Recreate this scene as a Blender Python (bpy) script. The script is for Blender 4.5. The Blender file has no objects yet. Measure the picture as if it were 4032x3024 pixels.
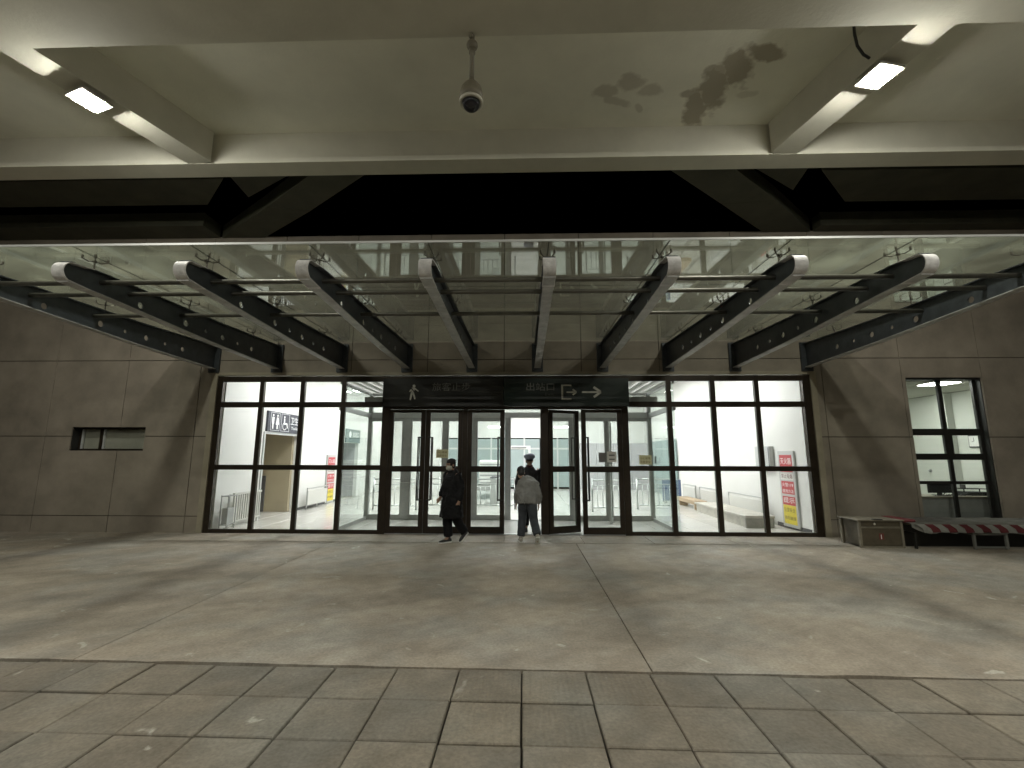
import bpy, bmesh, math, random
from mathutils import Vector, Matrix, noise as mnoise
random.seed(7)
S = bpy.context.scene
C = S.collection
PI = math.pi

# ---------------------------------------------------------------- camera
D = 10.39            # facade plane
cam = bpy.data.cameras.new('camera'); camo = bpy.data.objects.new('camera', cam); C.objects.link(camo)
pit, yaw, rol = .1583, .0266, .0021
fw = Vector((-math.sin(yaw)*math.cos(pit), math.cos(yaw)*math.cos(pit), math.sin(pit)))
rt = Vector((math.cos(yaw), math.sin(yaw), 0)); up = rt.cross(fw)
r2 = rt*math.cos(rol)+up*math.sin(rol); u2 = up*math.cos(rol)-rt*math.sin(rol)
M = Matrix((r2, u2, -fw)).transposed().to_4x4(); M.translation = (0, 0, 1.74)
camo.matrix_world = M
cam.sensor_width = 36; cam.lens = 36*.43923; cam.clip_start = .05; cam.clip_end = 500
S.camera = camo

# ---------------------------------------------------------------- world (night) and exposure
w = bpy.data.worlds.new('World'); S.world = w; w.use_nodes = True
nt = w.node_tree; bg = nt.nodes['Background']
sky = nt.nodes.new('ShaderNodeTexSky'); sky.sky_type = 'NISHITA'; sky.sun_disc = False
sky.sun_elevation = math.radians(-8); sky.sun_rotation = math.radians(200)
nt.links.new(sky.outputs[0], bg.inputs[0]); bg.inputs[1].default_value = .02
S.view_settings.view_transform = 'Standard'; S.view_settings.look = 'None'
S.view_settings.exposure = 0; S.view_settings.gamma = 1; S.view_settings.use_curve_mapping = False
S.cycles.max_bounces = 10; S.cycles.transparent_max_bounces = 24; S.cycles.diffuse_bounces = 5
S.cycles.glossy_bounces = 4; S.cycles.caustics_reflective = False; S.cycles.caustics_refractive = False
S.cycles.sample_clamp_indirect = 4; S.cycles.use_denoising = True

LAMP_E = 860.0      # radiance of the square lamps under the concourse ceiling
HALL_E = 92.0       # hall ceiling lights

# ---------------------------------------------------------------- materials
def mat(name, col, rough=.6, metal=0, var=0, vscale=3, bump=0, bscale=40, col2=None, spec=.5, stretch=None, detail=6, emit=None, es=0):
    m = bpy.data.materials.new(name); m.use_nodes = True
    n = m.node_tree.nodes; l = m.node_tree.links; b = n['Principled BSDF']
    b.inputs['Base Color'].default_value = (*col, 1); b.inputs['Roughness'].default_value = rough
    b.inputs['Metallic'].default_value = metal; b.inputs['Specular IOR Level'].default_value = spec
    tc = n.new('ShaderNodeNewGeometry'); src = tc.outputs['Position']
    if stretch:
        mp = n.new('ShaderNodeMapping'); mp.inputs['Scale'].default_value = stretch[:3]
        if len(stretch) > 3: mp.inputs['Rotation'].default_value = (0, 0, stretch[3])
        l.new(src, mp.inputs[0]); src = mp.outputs[0]
    if var:
        t = n.new('ShaderNodeTexNoise'); t.inputs['Scale'].default_value = vscale; t.inputs['Detail'].default_value = detail
        t.inputs['Roughness'].default_value = .62; l.new(src, t.inputs['Vector'])
        r = n.new('ShaderNodeValToRGB'); r.color_ramp.elements[0].position = .3; r.color_ramp.elements[1].position = .72
        c2 = col2 or tuple(c*(1-var) for c in col)
        r.color_ramp.elements[0].color = (*c2, 1); r.color_ramp.elements[1].color = (*[min(1, c*(1+var*.4)) for c in col], 1)
        l.new(t.outputs[0], r.inputs[0]); l.new(r.outputs[0], b.inputs['Base Color'])
    if bump:
        t = n.new('ShaderNodeTexNoise'); t.inputs['Scale'].default_value = bscale; t.inputs['Detail'].default_value = 4
        l.new(tc.outputs['Position'], t.inputs['Vector'])
        bp = n.new('ShaderNodeBump'); bp.inputs['Strength'].default_value = bump; bp.inputs['Distance'].default_value = .02
        l.new(t.outputs[0], bp.inputs['Height']); l.new(bp.outputs[0], b.inputs['Normal'])
    if emit:
        b.inputs['Emission Color'].default_value = (*emit, 1); b.inputs['Emission Strength'].default_value = es
    return m

def glass(name, tint, ior=1.5, rough=0, boost=1.0, dirt=0):
    m = bpy.data.materials.new(name); m.use_nodes = True
    n = m.node_tree.nodes; l = m.node_tree.links; n.remove(n['Principled BSDF'])
    out = n['Material Output']; tr = n.new('ShaderNodeBsdfTransparent'); tr.inputs[0].default_value = (*tint, 1)
    gl = n.new('ShaderNodeBsdfGlossy'); gl.inputs['Roughness'].default_value = rough; gl.inputs[0].default_value = (.95, 1, .97, 1)
    fr = n.new('ShaderNodeFresnel'); gb = n.new('ShaderNodeNewGeometry'); mi = n.new('ShaderNodeMapRange')
    mi.inputs[3].default_value = ior; mi.inputs[4].default_value = 1/ior     # same reflectance on both faces of a thin pane
    l.new(gb.outputs['Backfacing'], mi.inputs[0]); l.new(mi.outputs[0], fr.inputs[0])
    mx = n.new('ShaderNodeMixShader'); mt = n.new('ShaderNodeMath'); mt.operation = 'MULTIPLY'; mt.inputs[1].default_value = boost; mt.use_clamp = True
    l.new(fr.outputs[0], mt.inputs[0]); l.new(mt.outputs[0], mx.inputs[0]); l.new(tr.outputs[0], mx.inputs[1]); l.new(gl.outputs[0], mx.inputs[2])
    last = mx
    if dirt:
        df0 = n.new('ShaderNodeBsdfDiffuse'); df0.inputs[0].default_value = (.42, .44, .34, 1); tl_ = n.new('ShaderNodeBsdfTranslucent'); tl_.inputs[0].default_value = (.55, .58, .45, 1)
        df = n.new('ShaderNodeMixShader'); df.inputs[0].default_value = .5; l.new(df0.outputs[0], df.inputs[1]); l.new(tl_.outputs[0], df.inputs[2])
        g = n.new('ShaderNodeNewGeometry'); t = n.new('ShaderNodeTexNoise'); t.inputs['Scale'].default_value = 2.2; t.inputs['Detail'].default_value = 6
        l.new(g.outputs['Position'], t.inputs['Vector'])
        mr = n.new('ShaderNodeMapRange'); mr.inputs[1].default_value = .35; mr.inputs[2].default_value = .75; mr.inputs[3].default_value = dirt*.3; mr.inputs[4].default_value = dirt
        l.new(t.outputs[0], mr.inputs[0]); m2 = n.new('ShaderNodeMixShader'); l.new(mr.outputs[0], m2.inputs[0]); l.new(mx.outputs[0], m2.inputs[1]); l.new(df.outputs[0], m2.inputs[2]); last = m2
    l.new(last.outputs[0], out.inputs[0])
    return m

def emis(name, col, s):
    m = bpy.data.materials.new(name); m.use_nodes = True
    n = m.node_tree.nodes; n.remove(n['Principled BSDF']); e = n.new('ShaderNodeEmission')
    e.inputs[0].default_value = (*col, 1); e.inputs[1].default_value = s
    m.node_tree.links.new(e.outputs[0], n['Material Output'].inputs[0]); return m

def ground_mat(name, base, dark, light, ribs=False, rough=.75):
    """worn concrete: streaky dirt, cloudy stains, pale scuffs, fine grain"""
    m = bpy.data.materials.new(name); m.use_nodes = True
    n = m.node_tree.nodes; l = m.node_tree.links; b = n['Principled BSDF']
    g = n.new('ShaderNodeNewGeometry')
    def noi(scale, det, st=None, rot=0, dist=0):
        v = g.outputs['Position']
        if st:
            mp = n.new('ShaderNodeMapping'); mp.vector_type = 'TEXTURE' ; mp.inputs['Scale'].default_value = st; mp.inputs['Rotation'].default_value = (0, 0, rot)
            l.new(v, mp.inputs[0]); v = mp.outputs[0]
        t = n.new('ShaderNodeTexNoise'); t.inputs['Scale'].default_value = scale; t.inputs['Detail'].default_value = det
        t.inputs['Roughness'].default_value = .6; t.inputs['Distortion'].default_value = dist
        l.new(v, t.inputs['Vector']); return t.outputs[0]
    def ramp(v, a, b_, ca, cb):
        r = n.new('ShaderNodeValToRGB'); r.color_ramp.elements[0].position = a; r.color_ramp.elements[1].position = b_
        r.color_ramp.elements[0].color = (*ca, 1); r.color_ramp.elements[1].color = (*cb, 1); l.new(v, r.inputs[0]); return r.outputs[0]
    def mix(f, a, b_, kind='MIX'):
        x = n.new('ShaderNodeMixRGB'); x.blend_type = kind
        if isinstance(f, float): x.inputs[0].default_value = f
        else: l.new(f, x.inputs[0])
        l.new(a, x.inputs[1]); l.new(b_, x.inputs[2]); return x.outputs[0]
    c = ramp(noi(.55, 7, dist=.4), .32, .68, dark, base)
    st = ramp(noi(1.1, 6, (2.4, .5, 1), .62, .6), .36, .66, (.74, .73, .71), (1.04, 1.03, 1.0))
    c = mix(.8, c, st, 'MULTIPLY')
    st2 = ramp(noi(4.2, 10), .32, .64, (.80, .795, .785), (1.05, 1.05, 1.05))
    c = mix(1.0, c, st2, 'MULTIPLY')
    rg = ramp(noi(.8, 3), .45, .62, (1.0, .93, .86), (1, 1, 1)); c = mix(1.0, c, rg, 'MULTIPLY')
    sc = n.new('ShaderNodeTexNoise'); sc.inputs['Scale'].default_value = 2.6; sc.inputs['Detail'].default_value = 9; sc.inputs['Distortion'].default_value = 1.2
    l.new(g.outputs['Position'], sc.inputs['Vector'])
    f = ramp(sc.outputs[0], .665, .72, (0, 0, 0), (.7, .7, .7))
    lc = n.new('ShaderNodeRGB'); lc.outputs[0].default_value = (*light, 1)
    c = mix(f, c, lc.outputs[0])
    fine = ramp(noi(38, 6), .32, .68, (.78, .78, .78), (1.12, 1.12, 1.12)); c = mix(1.0, c, fine, 'MULTIPLY')
    oi = n.new('ShaderNodeObjectInfo'); rr = n.new('ShaderNodeMapRange'); rr.inputs[3].default_value = .82; rr.inputs[4].default_value = 1.10
    l.new(oi.outputs['Random'], rr.inputs[0]); cv = n.new('ShaderNodeCombineColor')
    for i in range(3): l.new(rr.outputs[0], cv.inputs[i])
    c = mix(1.0, c, cv.outputs[0], 'MULTIPLY')
    l.new(c, b.inputs['Base Color']); b.inputs['Roughness'].default_value = rough
    bp = n.new('ShaderNodeBump'); bp.inputs['Strength'].default_value = .5; bp.inputs['Distance'].default_value = .02
    h = noi(14, 8)
    if ribs:
        sx = n.new('ShaderNodeSeparateXYZ'); l.new(g.outputs['Position'], sx.inputs[0])
        a = n.new('ShaderNodeMath'); a.operation = 'MULTIPLY'; a.inputs[1].default_value = 2*PI/.042; l.new(sx.outputs[0], a.inputs[0])
        s = n.new('ShaderNodeMath'); s.operation = 'SINE'; l.new(a.outputs[0], s.inputs[0])
        ad = n.new('ShaderNodeMath'); ad.operation = 'MULTIPLY_ADD'; ad.inputs[1].default_value = .22; l.new(s.outputs[0], ad.inputs[0]); l.new(h, ad.inputs[2]); h = ad.outputs[0]
    l.new(h, bp.inputs['Height']); l.new(bp.outputs[0], b.inputs['Normal'])
    return m

def ceiling_mat():
    """off-white plaster with a brown water stain by the right-hand beam"""
    m = mat('plaster_ceiling', (.76, .745, .64), .85, var=.12, vscale=.8, bump=.15, bscale=25)
    n = m.node_tree.nodes; l = m.node_tree.links; b = n['Principled BSDF']
    base = b.inputs['Base Color'].links[0].from_socket
    g = n.new('ShaderNodeNewGeometry'); nz = n.new('ShaderNodeTexNoise'); nz.inputs['Scale'].default_value = 5.5; nz.inputs['Detail'].default_value = 5
    l.new(g.outputs['Position'], nz.inputs['Vector'])
    def M(op, a, b_=None, clamp=False):
        x = n.new('ShaderNodeMath'); x.operation = op; x.use_clamp = clamp
        for i, v in enumerate((a, b_)):
            if v is None: continue
            if isinstance(v, (int, float)): x.inputs[i].default_value = v
            else: l.new(v, x.inputs[i])
        return x.outputs[0]
    sx = n.new('ShaderNodeSeparateXYZ'); l.new(g.outputs['Position'], sx.inputs[0])
    off = M('MULTIPLY', M('SUBTRACT', nz.outputs[0], .5), 1.5)
    tot = None
    # ellipses: cx, cy, a, b, angle, strength
    for cx, cy, a, bb, an, s in [(2.98, 7.08, .50, .20, 1.25, 1), (3.12, 6.65, .50, .21, 1.2, 1), (3.36, 6.22, .44, .20, .95, 1), (3.62, 5.96, .36, .15, .25, 1), (2.80, 6.72, .20, .08, 0, .8), (3.0, 6.25, .2, .1, .2, .8),
                                 (1.35, 6.62, .22, .14, 0, .55), (1.75, 6.45, .22, .2, 0, .6), (2.1, 6.62, .2, .13, 0, .5), (1.6, 6.85, .25, .09, .3, .5), (2.0, 7.0, .12, .06, .9, .45), (3.75, 6.75, .2, .08, 0, .35)]:
        x = M('SUBTRACT', sx.outputs[0], cx); y = M('SUBTRACT', sx.outputs[1], cy)
        u = M('ADD', M('MULTIPLY', x, math.cos(an)), M('MULTIPLY', y, math.sin(an)))
        v = M('SUBTRACT', M('MULTIPLY', y, math.cos(an)), M('MULTIPLY', x, math.sin(an)))
        d = M('SQRT', M('ADD', M('POWER', M('DIVIDE', M('ABSOLUTE', u), a), 2), M('POWER', M('DIVIDE', M('ABSOLUTE', v), bb), 2)))
        e = M('MULTIPLY', M('MULTIPLY', M('SUBTRACT', 1.12, M('ADD', d, off)), 2.6, True), s)
        tot = e if tot is None else M('MAXIMUM', tot, e)
    up_ = M('GREATER_THAN', sx.outputs[2], 7.3)
    f = M('MULTIPLY', M('MULTIPLY', tot, up_), .62)
    mx = n.new('ShaderNodeMixRGB'); mx.blend_type = 'MIX'; l.new(f, mx.inputs[0]); l.new(base, mx.inputs[1]); mx.inputs[2].default_value = (.17, .12, .07, 1)
    l.new(mx.outputs[0], b.inputs['Base Color'])
    return m

MM = dict(
    slab=ground_mat('worn_concrete', (.43, .405, .355), (.31, .288, .25), (.55, .53, .46)),
    paver=ground_mat('paver_stone', (.30, .285, .245), (.21, .197, .168), (.55, .53, .46)),
    rib=ground_mat('ribbed_paver_stone', (.29, .275, .232), (.205, .19, .16), (.55, .53, .46), ribs=True),
    soil=mat('joint_dirt', (.065, .058, .046), .95),
    ceil=ceiling_mat(),
    beamp=mat('beam_plaster', (.64, .62, .53), .8, var=.12, vscale=1.1, bump=.12, bscale=25),
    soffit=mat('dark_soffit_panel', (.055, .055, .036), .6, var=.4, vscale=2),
    black=mat('black_void_lining', (.008, .008, .008), .9),
    panel=mat('facade_stone_panel', (.26, .228, .182), .72, var=.28, vscale=1.6, bump=.08, bscale=60),
    joint=mat('facade_joint', (.03, .025, .02), .9),
    trim=mat('opening_trim', (.30, .27, .2), .5, var=.15, vscale=5),
    frame=mat('bronze_aluminium', (.036, .027, .018), .38, .4, var=.3, vscale=8),
    frame2=mat('dark_door_aluminium', (.034, .025, .017), .4, .4, var=.3, vscale=6),
    pane=glass('clear_glass', (.985, .99, .985), 1.45, dirt=.03),
    vpane=glass('greenish_glass', (.935, .97, .955), 1.5),
    cpane=glass('canopy_glass', (.955, .97, .955), 1.5, .01, 1.7, .16),
    steel=mat('painted_canopy_steel', (.055, .062, .068), .42, .3, var=.35, vscale=6, bump=.05),
    flange=mat('dusty_grey_flange', (.42, .42, .41), .5, .2, var=.35, vscale=7),
    cap=mat('pale_wrapped_nose', (.58, .57, .56), .6, var=.35, vscale=9, bump=.3, bscale=30),
    tube=mat('grey_canopy_tube', (.11, .105, .085), .4, .5, var=.25, vscale=9),
    spider=mat('spider_fitting_steel', (.13, .12, .10), .35, .8),
    signk=mat('black_sign_face', (.012, .012, .010), .35),
    signg=mat('dark_green_sign_face', (.010, .017, .014), .35),
    white_off=mat('unlit_sign_letter', (.17, .17, .16), .6), pict=mat('pictogram_grey', (.45, .44, .39), .6, var=.3, vscale=12),
    letterdim=mat('dim_sign_letter', (.09, .09, .085), .6),
    hallw=mat('hall_white_wall', (.78, .78, .75), .6, var=.04, vscale=.6),
    hallf=mat('hall_polished_tile', (.66, .65, .61), .12, var=.06, vscale=.9, spec=.6),
    grout=mat('tile_grout', (.42, .40, .35), .5),
    slat=mat('white_ceiling_slat', (.74, .74, .72), .5), slatdark=mat('ceiling_void', (.12, .12, .12), .9),
    alu=mat('grey_aluminium_post', (.42, .43, .42), .45, .3, var=.15, vscale=6),
    lalu=mat('light_aluminium', (.55, .56, .55), .4, .3), chrome=mat('brushed_steel', (.55, .56, .56), .28, .9),
    beige=mat('beige_toilet_wall', (.44, .38, .26), .5, var=.12, vscale=1.5), dgrey=mat('dark_grey_panel', (.07, .07, .075), .5),
    signbl=mat('dark_blue_grey_sign', (.035, .038, .055), .4), wht=mat('sign_white', (.85, .85, .85), .5),
    signgr=mat('grey_green_sign', (.09, .13, .13), .4),
    red=mat('poster_red', (.48, .06, .07), .45, var=.1, vscale=9), yel=mat('poster_yellow', (.70, .58, .06), .5, var=.12, vscale=14),
    stone=mat('pale_stone_bench', (.52, .50, .44), .4, var=.25, vscale=5), stoned=mat('grey_stone_end', (.27, .27, .24), .5, var=.2, vscale=8),
    wood=mat('light_wood', (.40, .30, .19), .5, var=.25, vscale=9, stretch=(1, 6, 6)), rad=mat('cream_radiator', (.62, .62, .58), .45),
    blue=mat('blue_board', (.08, .12, .22), .5), teal=mat('grey_green_back_door', (.30, .36, .355), .3),
    lilac=mat('grey_partition', (.42, .41, .42), .6), paper=mat('yellowish_notice_paper', (.62, .60, .38), .8), paperw=mat('white_notice', (.75, .75, .72), .8),
    ink=mat('dark_ink', (.16, .13, .06), .8), inkg=mat('grey_print', (.2, .2, .2), .8),
    cabw=mat('weathered_cabinet_wood', (.085, .07, .045), .6, var=.35, vscale=7, bump=.1), cabe=mat('pale_worn_edge', (.20, .18, .135), .55, var=.3, vscale=10),
    cabr=mat('cabinet_red_number_plate', (.14, .03, .025), .5),
    skin=mat('skin', (.36, .22, .15), .55), hair=mat('black_hair', (.012, .010, .010), .55, bump=.4, bscale=150),
    coat=mat('black_padded_coat', (.007, .007, .008), .75, spec=.25, bump=.25, bscale=22), trous=mat('black_trousers', (.009, .009, .010), .8, spec=.2, bump=.2, bscale=20),
    jack=mat('grey_jacket', (.20, .20, .19), .8, var=.2, vscale=6, bump=.35, bscale=11), jeans=mat('dark_blue_jeans', (.045, .052, .062), .8, var=.35, vscale=9, bump=.3, bscale=14),
    unif=mat('dark_uniform', (.016, .014, .017), .8, bump=.2, bscale=15), capm=mat('blue_grey_uniform_cap', (.24, .26, .36), .6, var=.2, vscale=14),
    mask=mat('white_face_mask', (.50, .50, .44), .8), sole=mat('white_shoe_sole', (.75, .75, .72), .6), shoe=mat('pale_grey_trainer', (.40, .38, .33), .7, var=.2, vscale=25), shoek=mat('black_trainer', (.02, .02, .02), .6),
    badge=mat('grey_cloth_patch', (.11, .11, .13), .8), scarf=mat('dark_red_collar', (.06, .02, .025), .8), eye=mat('dark_eye', (.01, .01, .01), .3),
    camw=mat('camera_housing', (.20, .18, .13), .45, var=.15, vscale=12), camk=mat('camera_dome', (.01, .01, .014), .08), camr=mat('camera_pale_ring', (.55, .53, .45), .4),
    clothw=mat('white_cloth_stripe', (.42, .42, .38), .8, var=.2, vscale=8), clothr=mat('red_cloth_stripe', (.20, .045, .05), .8, var=.2, vscale=8),
    cloth=mat('grey_cloth_top', (.26, .25, .22), .8, var=.3, vscale=6, bump=.3, bscale=12), stool=mat('grey_painted_frame', (.20, .20, .18), .5, var=.25, vscale=9),
    offw=mat('office_wall', (.62, .64, .58), .7), offc=mat('office_ceiling_tile', (.60, .60, .52), .8), offg=mat('office_grey_counter', (.22, .23, .22), .5, var=.15, vscale=6),
    offd=mat('office_window_frame', (.012, .012, .010), .5), monk=mat('black_monitor', (.012, .014, .018), .2), blind=mat('grey_blind', (.36, .36, .30), .6, var=.2, vscale=2),
    lampm=mat('lamp_housing', (.35, .34, .30), .5), 
)
MM['lamp'] = emis('floodlight_glow', (1.0, .985, .88), LAMP_E)
MM['lampside'] = emis('floodlight_side_glow', (1.0, .985, .88), LAMP_E*.85)
MM['hall'] = emis('hall_light_glow', (.985, 1.0, .99), HALL_E)
MM['office'] = emis('office_light_glow', (.95, 1.0, .93), 42)
MM['airtube'] = emis('white_tube_glow', (1, 1, .97), 6)

# ---------------------------------------------------------------- helpers
OFF = {}
def thing(name, label, cat, loc=(0, 0, 0), group=None, rot=None):
    o = bpy.data.objects.new(name, None); C.objects.link(o); o.location = loc; o.empty_display_size = .2
    if rot: o.rotation_euler = rot
    o['label'] = label; o['category'] = cat
    if group: o['group'] = group
    OFF[o] = Vector(loc); return o
def tag(o, label, cat, group=None):
    o['label'] = label; o['category'] = cat
    if group: o['group'] = group
    return o
def obj(name, bm, m, parent=None, smooth=False, local=False, label=None):
    """bm holds world coordinates unless local; links it as one mesh under its parent"""
    me = bpy.data.meshes.new(name)
    if parent is not None and not local: bm.transform(Matrix.Translation(-OFF.get(parent, Vector())))
    bmesh.ops.recalc_face_normals(bm, faces=bm.faces)
    bm.to_mesh(me); bm.free()
    for mm in (m if isinstance(m, (list, tuple)) else [m]): me.materials.append(MM[mm])
    if smooth:
        for p in me.polygons: p.use_smooth = True
    o = bpy.data.objects.new(name, me); C.objects.link(o); o.parent = parent
    OFF[o] = OFF.get(parent, Vector()).copy() if parent is not None and not local else Vector()
    if label: o['label'] = label
    return o
def struct(o): o['kind'] = 'structure'; return o
def NB(): return bmesh.new()
def box(bm, x0, x1, y0, y1, z0, z1, mi=0, bev=0):
    r = bmesh.ops.create_cube(bm, size=1, matrix=Matrix.Translation(((x0+x1)/2, (y0+y1)/2, (z0+z1)/2)) @ Matrix.Diagonal((abs(x1-x0), abs(y1-y0), abs(z1-z0), 1)))
    fs = {f for v in r['verts'] for f in v.link_faces}
    for f in fs: f.material_index = mi
    if bev:
        es = {e for v in r['verts'] for e in v.link_edges}
        bmesh.ops.bevel(bm, geom=list(es), offset=bev, segments=1, affect='EDGES')
    return bm
def B(name, x0, x1, y0, y1, z0, z1, m, parent=None, bev=0, label=None):
    return obj(name, box(NB(), x0, x1, y0, y1, z0, z1, bev=bev), m, parent, label=label)
def prism(bm, pts, z0, z1, mi=0):
    a = [bm.verts.new((x, y, z0)) for x, y in pts]; b = [bm.verts.new((x, y, z1)) for x, y in pts]
    n = len(pts); fs = [bm.faces.new(a), bm.faces.new(b[::-1])]
    for i in range(n): fs.append(bm.faces.new((a[i], b[i], b[(i+1) % n], a[(i+1) % n])))
    for f in fs: f.material_index = mi
    return bm
def rod(bm, p, q, r, seg=10, r2=None):
    p = Vector(p); q = Vector(q); d = q-p
    mt = Matrix.Translation((p+q)/2) @ d.to_track_quat('Z', 'Y').to_matrix().to_4x4()
    bmesh.ops.create_cone(bm, cap_ends=True, segments=seg, radius1=r, radius2=r if r2 is None else r2, depth=d.length, matrix=mt)
    return bm
def ball(bm, c, r, sc=(1, 1, 1), seg=16, rot=None):
    m_ = Matrix.Translation(c)
    if rot: m_ = m_ @ rot
    bmesh.ops.create_uvsphere(bm, u_segments=seg, v_segments=max(6, seg*2//3), radius=r, matrix=m_ @ Matrix.Diagonal((*sc, 1)))
    return bm
def curve_tube(bm, pts, rad, seg=10):
    """tapered elliptical tube; rad items are r or (rx, ry)"""
    pts = [Vector(p) for p in pts]; rings = []
    for i, p in enumerate(pts):
        a = pts[max(0, i-1)]; b = pts[min(len(pts)-1, i+1)]; t = (b-a).normalized()
        ref = Vector((0, 1, 0)) if abs(t.y) < .9 else Vector((0, 0, 1))
        ux = ref.cross(t).normalized()
        if ux.x < 0: ux = -ux
        uy = t.cross(ux).normalized()
        r = rad[i]; rx, ry = (r if isinstance(r, tuple) else (r, r))
        rings.append([bm.verts.new(p+ux*rx*math.cos(2*PI*k/seg)+uy*ry*math.sin(2*PI*k/seg)) for k in range(seg)])
    for i in range(len(rings)-1):
        for k in range(seg):
            bm.faces.new((rings[i][k], rings[i][(k+1) % seg], rings[i+1][(k+1) % seg], rings[i+1][k]))
    bm.faces.new(rings[0][::-1]); bm.faces.new(rings[-1])
    return bm
def text(s, size, mtl, name, parent, loc, rot=(PI/2, 0, 0), ext=.002, align='LEFT', fitw=None, local=False):
    """lettering converted to a mesh; loc is the lower left (world) corner"""
    c = bpy.data.curves.new('lettering', 'FONT'); c.body = s; c.size = size; c.extrude = ext; c.align_x = align
    t = bpy.data.objects.new('lettering', c); C.objects.link(t); bpy.context.view_layer.update()
    me = bpy.data.meshes.new_from_object(t.evaluated_get(bpy.context.evaluated_depsgraph_get()))
    bpy.data.objects.remove(t); bpy.data.curves.remove(c)
    me.materials.clear(); me.materials.append(MM[mtl]); me.name = name
    xs = [v.co.x for v in me.vertices]; k = 1
    if fitw and xs: k = fitw/(max(xs)-min(xs))
    x0 = min(xs) if (xs and align == 'LEFT') else 0
    me.transform(Matrix.Diagonal((k, 1, 1, 1)) @ Matrix.Translation((-x0, 0, 0)))
    from mathutils import Euler
    p = Vector(loc) - (OFF.get(parent, Vector()) if not local else Vector())
    me.transform(Matrix.Translation(p) @ Euler(rot).to_matrix().to_4x4())
    o = bpy.data.objects.new(name, me); C.objects.link(o); o.parent = parent; return o
def inst(src, parent, loc, name=None, rot=None, scale=None, label=None):
    c = src.copy(); c.location = loc; C.objects.link(c); c.parent = parent
    if rot: c.rotation_euler = rot
    if scale: c.scale = scale
    if label: c['label'] = label
    return c

# ================================================================ GROUND
ground = struct(obj('ground', box(NB(), -60, 60, -50, 10.41, -.3, -.035), 'soil'))
def slab(nm, x0, x1, y0, y1, m, g=.004, top=0.0, skew=0, chip=0):
    bm = NB(); bm2 = [(x0+g, y0+g+skew*(x0)), (x1-g, y0+g+skew*(x1)), (x1-g, y1-g+(skew*x1 if y1 < 4.2 else 0)), (x0+g, y1-g+(skew*x0 if y1 < 4.2 else 0))]
    if chip:
        p = []
        n_ = max(2, int((x1-x0)/.22))
        for i in range(n_+1):
            t = i/n_; x = x0+g+(x1-x0-2*g)*t
            p.append((x, bm2[0][1]+(bm2[1][1]-bm2[0][1])*t + random.uniform(0, chip)))
        pts = p+[bm2[2], bm2[3]]
    else: pts = bm2
    prism(bm, pts, -.036, top)
    tops = [e for e in bm.edges if all(v.co.z > top-1e-4 for v in e.verts)]
    bmesh.ops.bevel(bm, geom=tops, offset=.007 if nm == 'paver' else .004, segments=1, affect='EDGES')
    return obj(nm, bm, m, ground)
SK = -.013; Y0 = 4.03
xj = [-28, -23.7, -18.75, -13.8, -8.84, -3.89, 1.047, 5.98, 10.9, 15.85, 20.8, 28]
for i in range(len(xj)-1):
    slab('slab', xj[i], xj[i+1], Y0, 9.47, 'slab', .0045 if xj[i] != -3.89 else .006, 0, SK, .022)
yj = [-28, -13.8, -8.84, -6.2, -3.75, -1.9, -.42, 1.22, 2.62, 4.3, 5.6, 7.2, 10.9, 15.9, 28]
for i in range(len(yj)-1):
    slab('slab', yj[i], yj[i+1], 9.47, 10.395, 'slab', .003, .004)
PX, PY = .515, .48
for r in range(8):
    for c_ in range(-17, 17):
        x0 = -.02+c_*PX; y1 = Y0-.014-r*PY
        gx_ = random.choice((.0045, .006, .009)); ribbed = (c_ in (-1, 0) and r in (0, 1)) or (c_ == 1 and r == 0) or (c_ == 0 and r in (3, 4))
        slab('paver', x0, x0+PX, y1-PY, y1, 'rib' if ribbed else 'paver', gx_, random.uniform(-.008, .003), SK)
o = obj('paver_field', box(NB(), -28, 28, -40, Y0-8*PY-.16, -.03, -.004), 'paver', ground); o['kind'] = 'stuff'
for x in (-28, 8.75):
    o = obj('paver_field', box(NB(), x, x+19.2 if x < 0 else 28, Y0-8*PY-.15, Y0-.2, -.03, -.004), 'paver', ground); o['kind'] = 'stuff'

# ================================================================ CONCOURSE CEILING
ceiling = struct(obj('ceiling', box(NB(), -20, 20, -14, 7.52, 7.70, 7.95), 'ceil'))
def beam(pts, m='beamp', z0=7.10, z1=7.705): return obj('ceiling_beam', prism(NB(), pts, z0, z1), m, ceiling)
beam([(-20, 7.50), (20, 7.42), (20, 7.84), (-20, 7.90)], z1=7.97)     # edge beam
beam([(-20, 4.2), (20, 4.08), (20, 4.93), (-20, 5.12)], z0=7.10)
beam([(-20, -2), (20, -2), (20, -1.1), (-20, -1.1)])
def diag(a, b, wd, m='beamp', z0=7.105, z1=7.703):
    a = Vector(a); b = Vector(b); d = (b-a).normalized(); n_ = Vector((-d.y, d.x))*wd/2
    return beam([(a+n_)[:], (a-n_)[:], (b-n_)[:], (b+n_)[:]], m, z0, z1)
diag((4.66, 7.46), (5.22, 4.9), .46); diag((5.42, 4.15), (6.8, -1.2), .46)
diag((-6.0, 7.49), (-6.82, 5.0), .46); diag((-7.1, 4.2), (-8.6, -1.2), .46)
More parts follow.
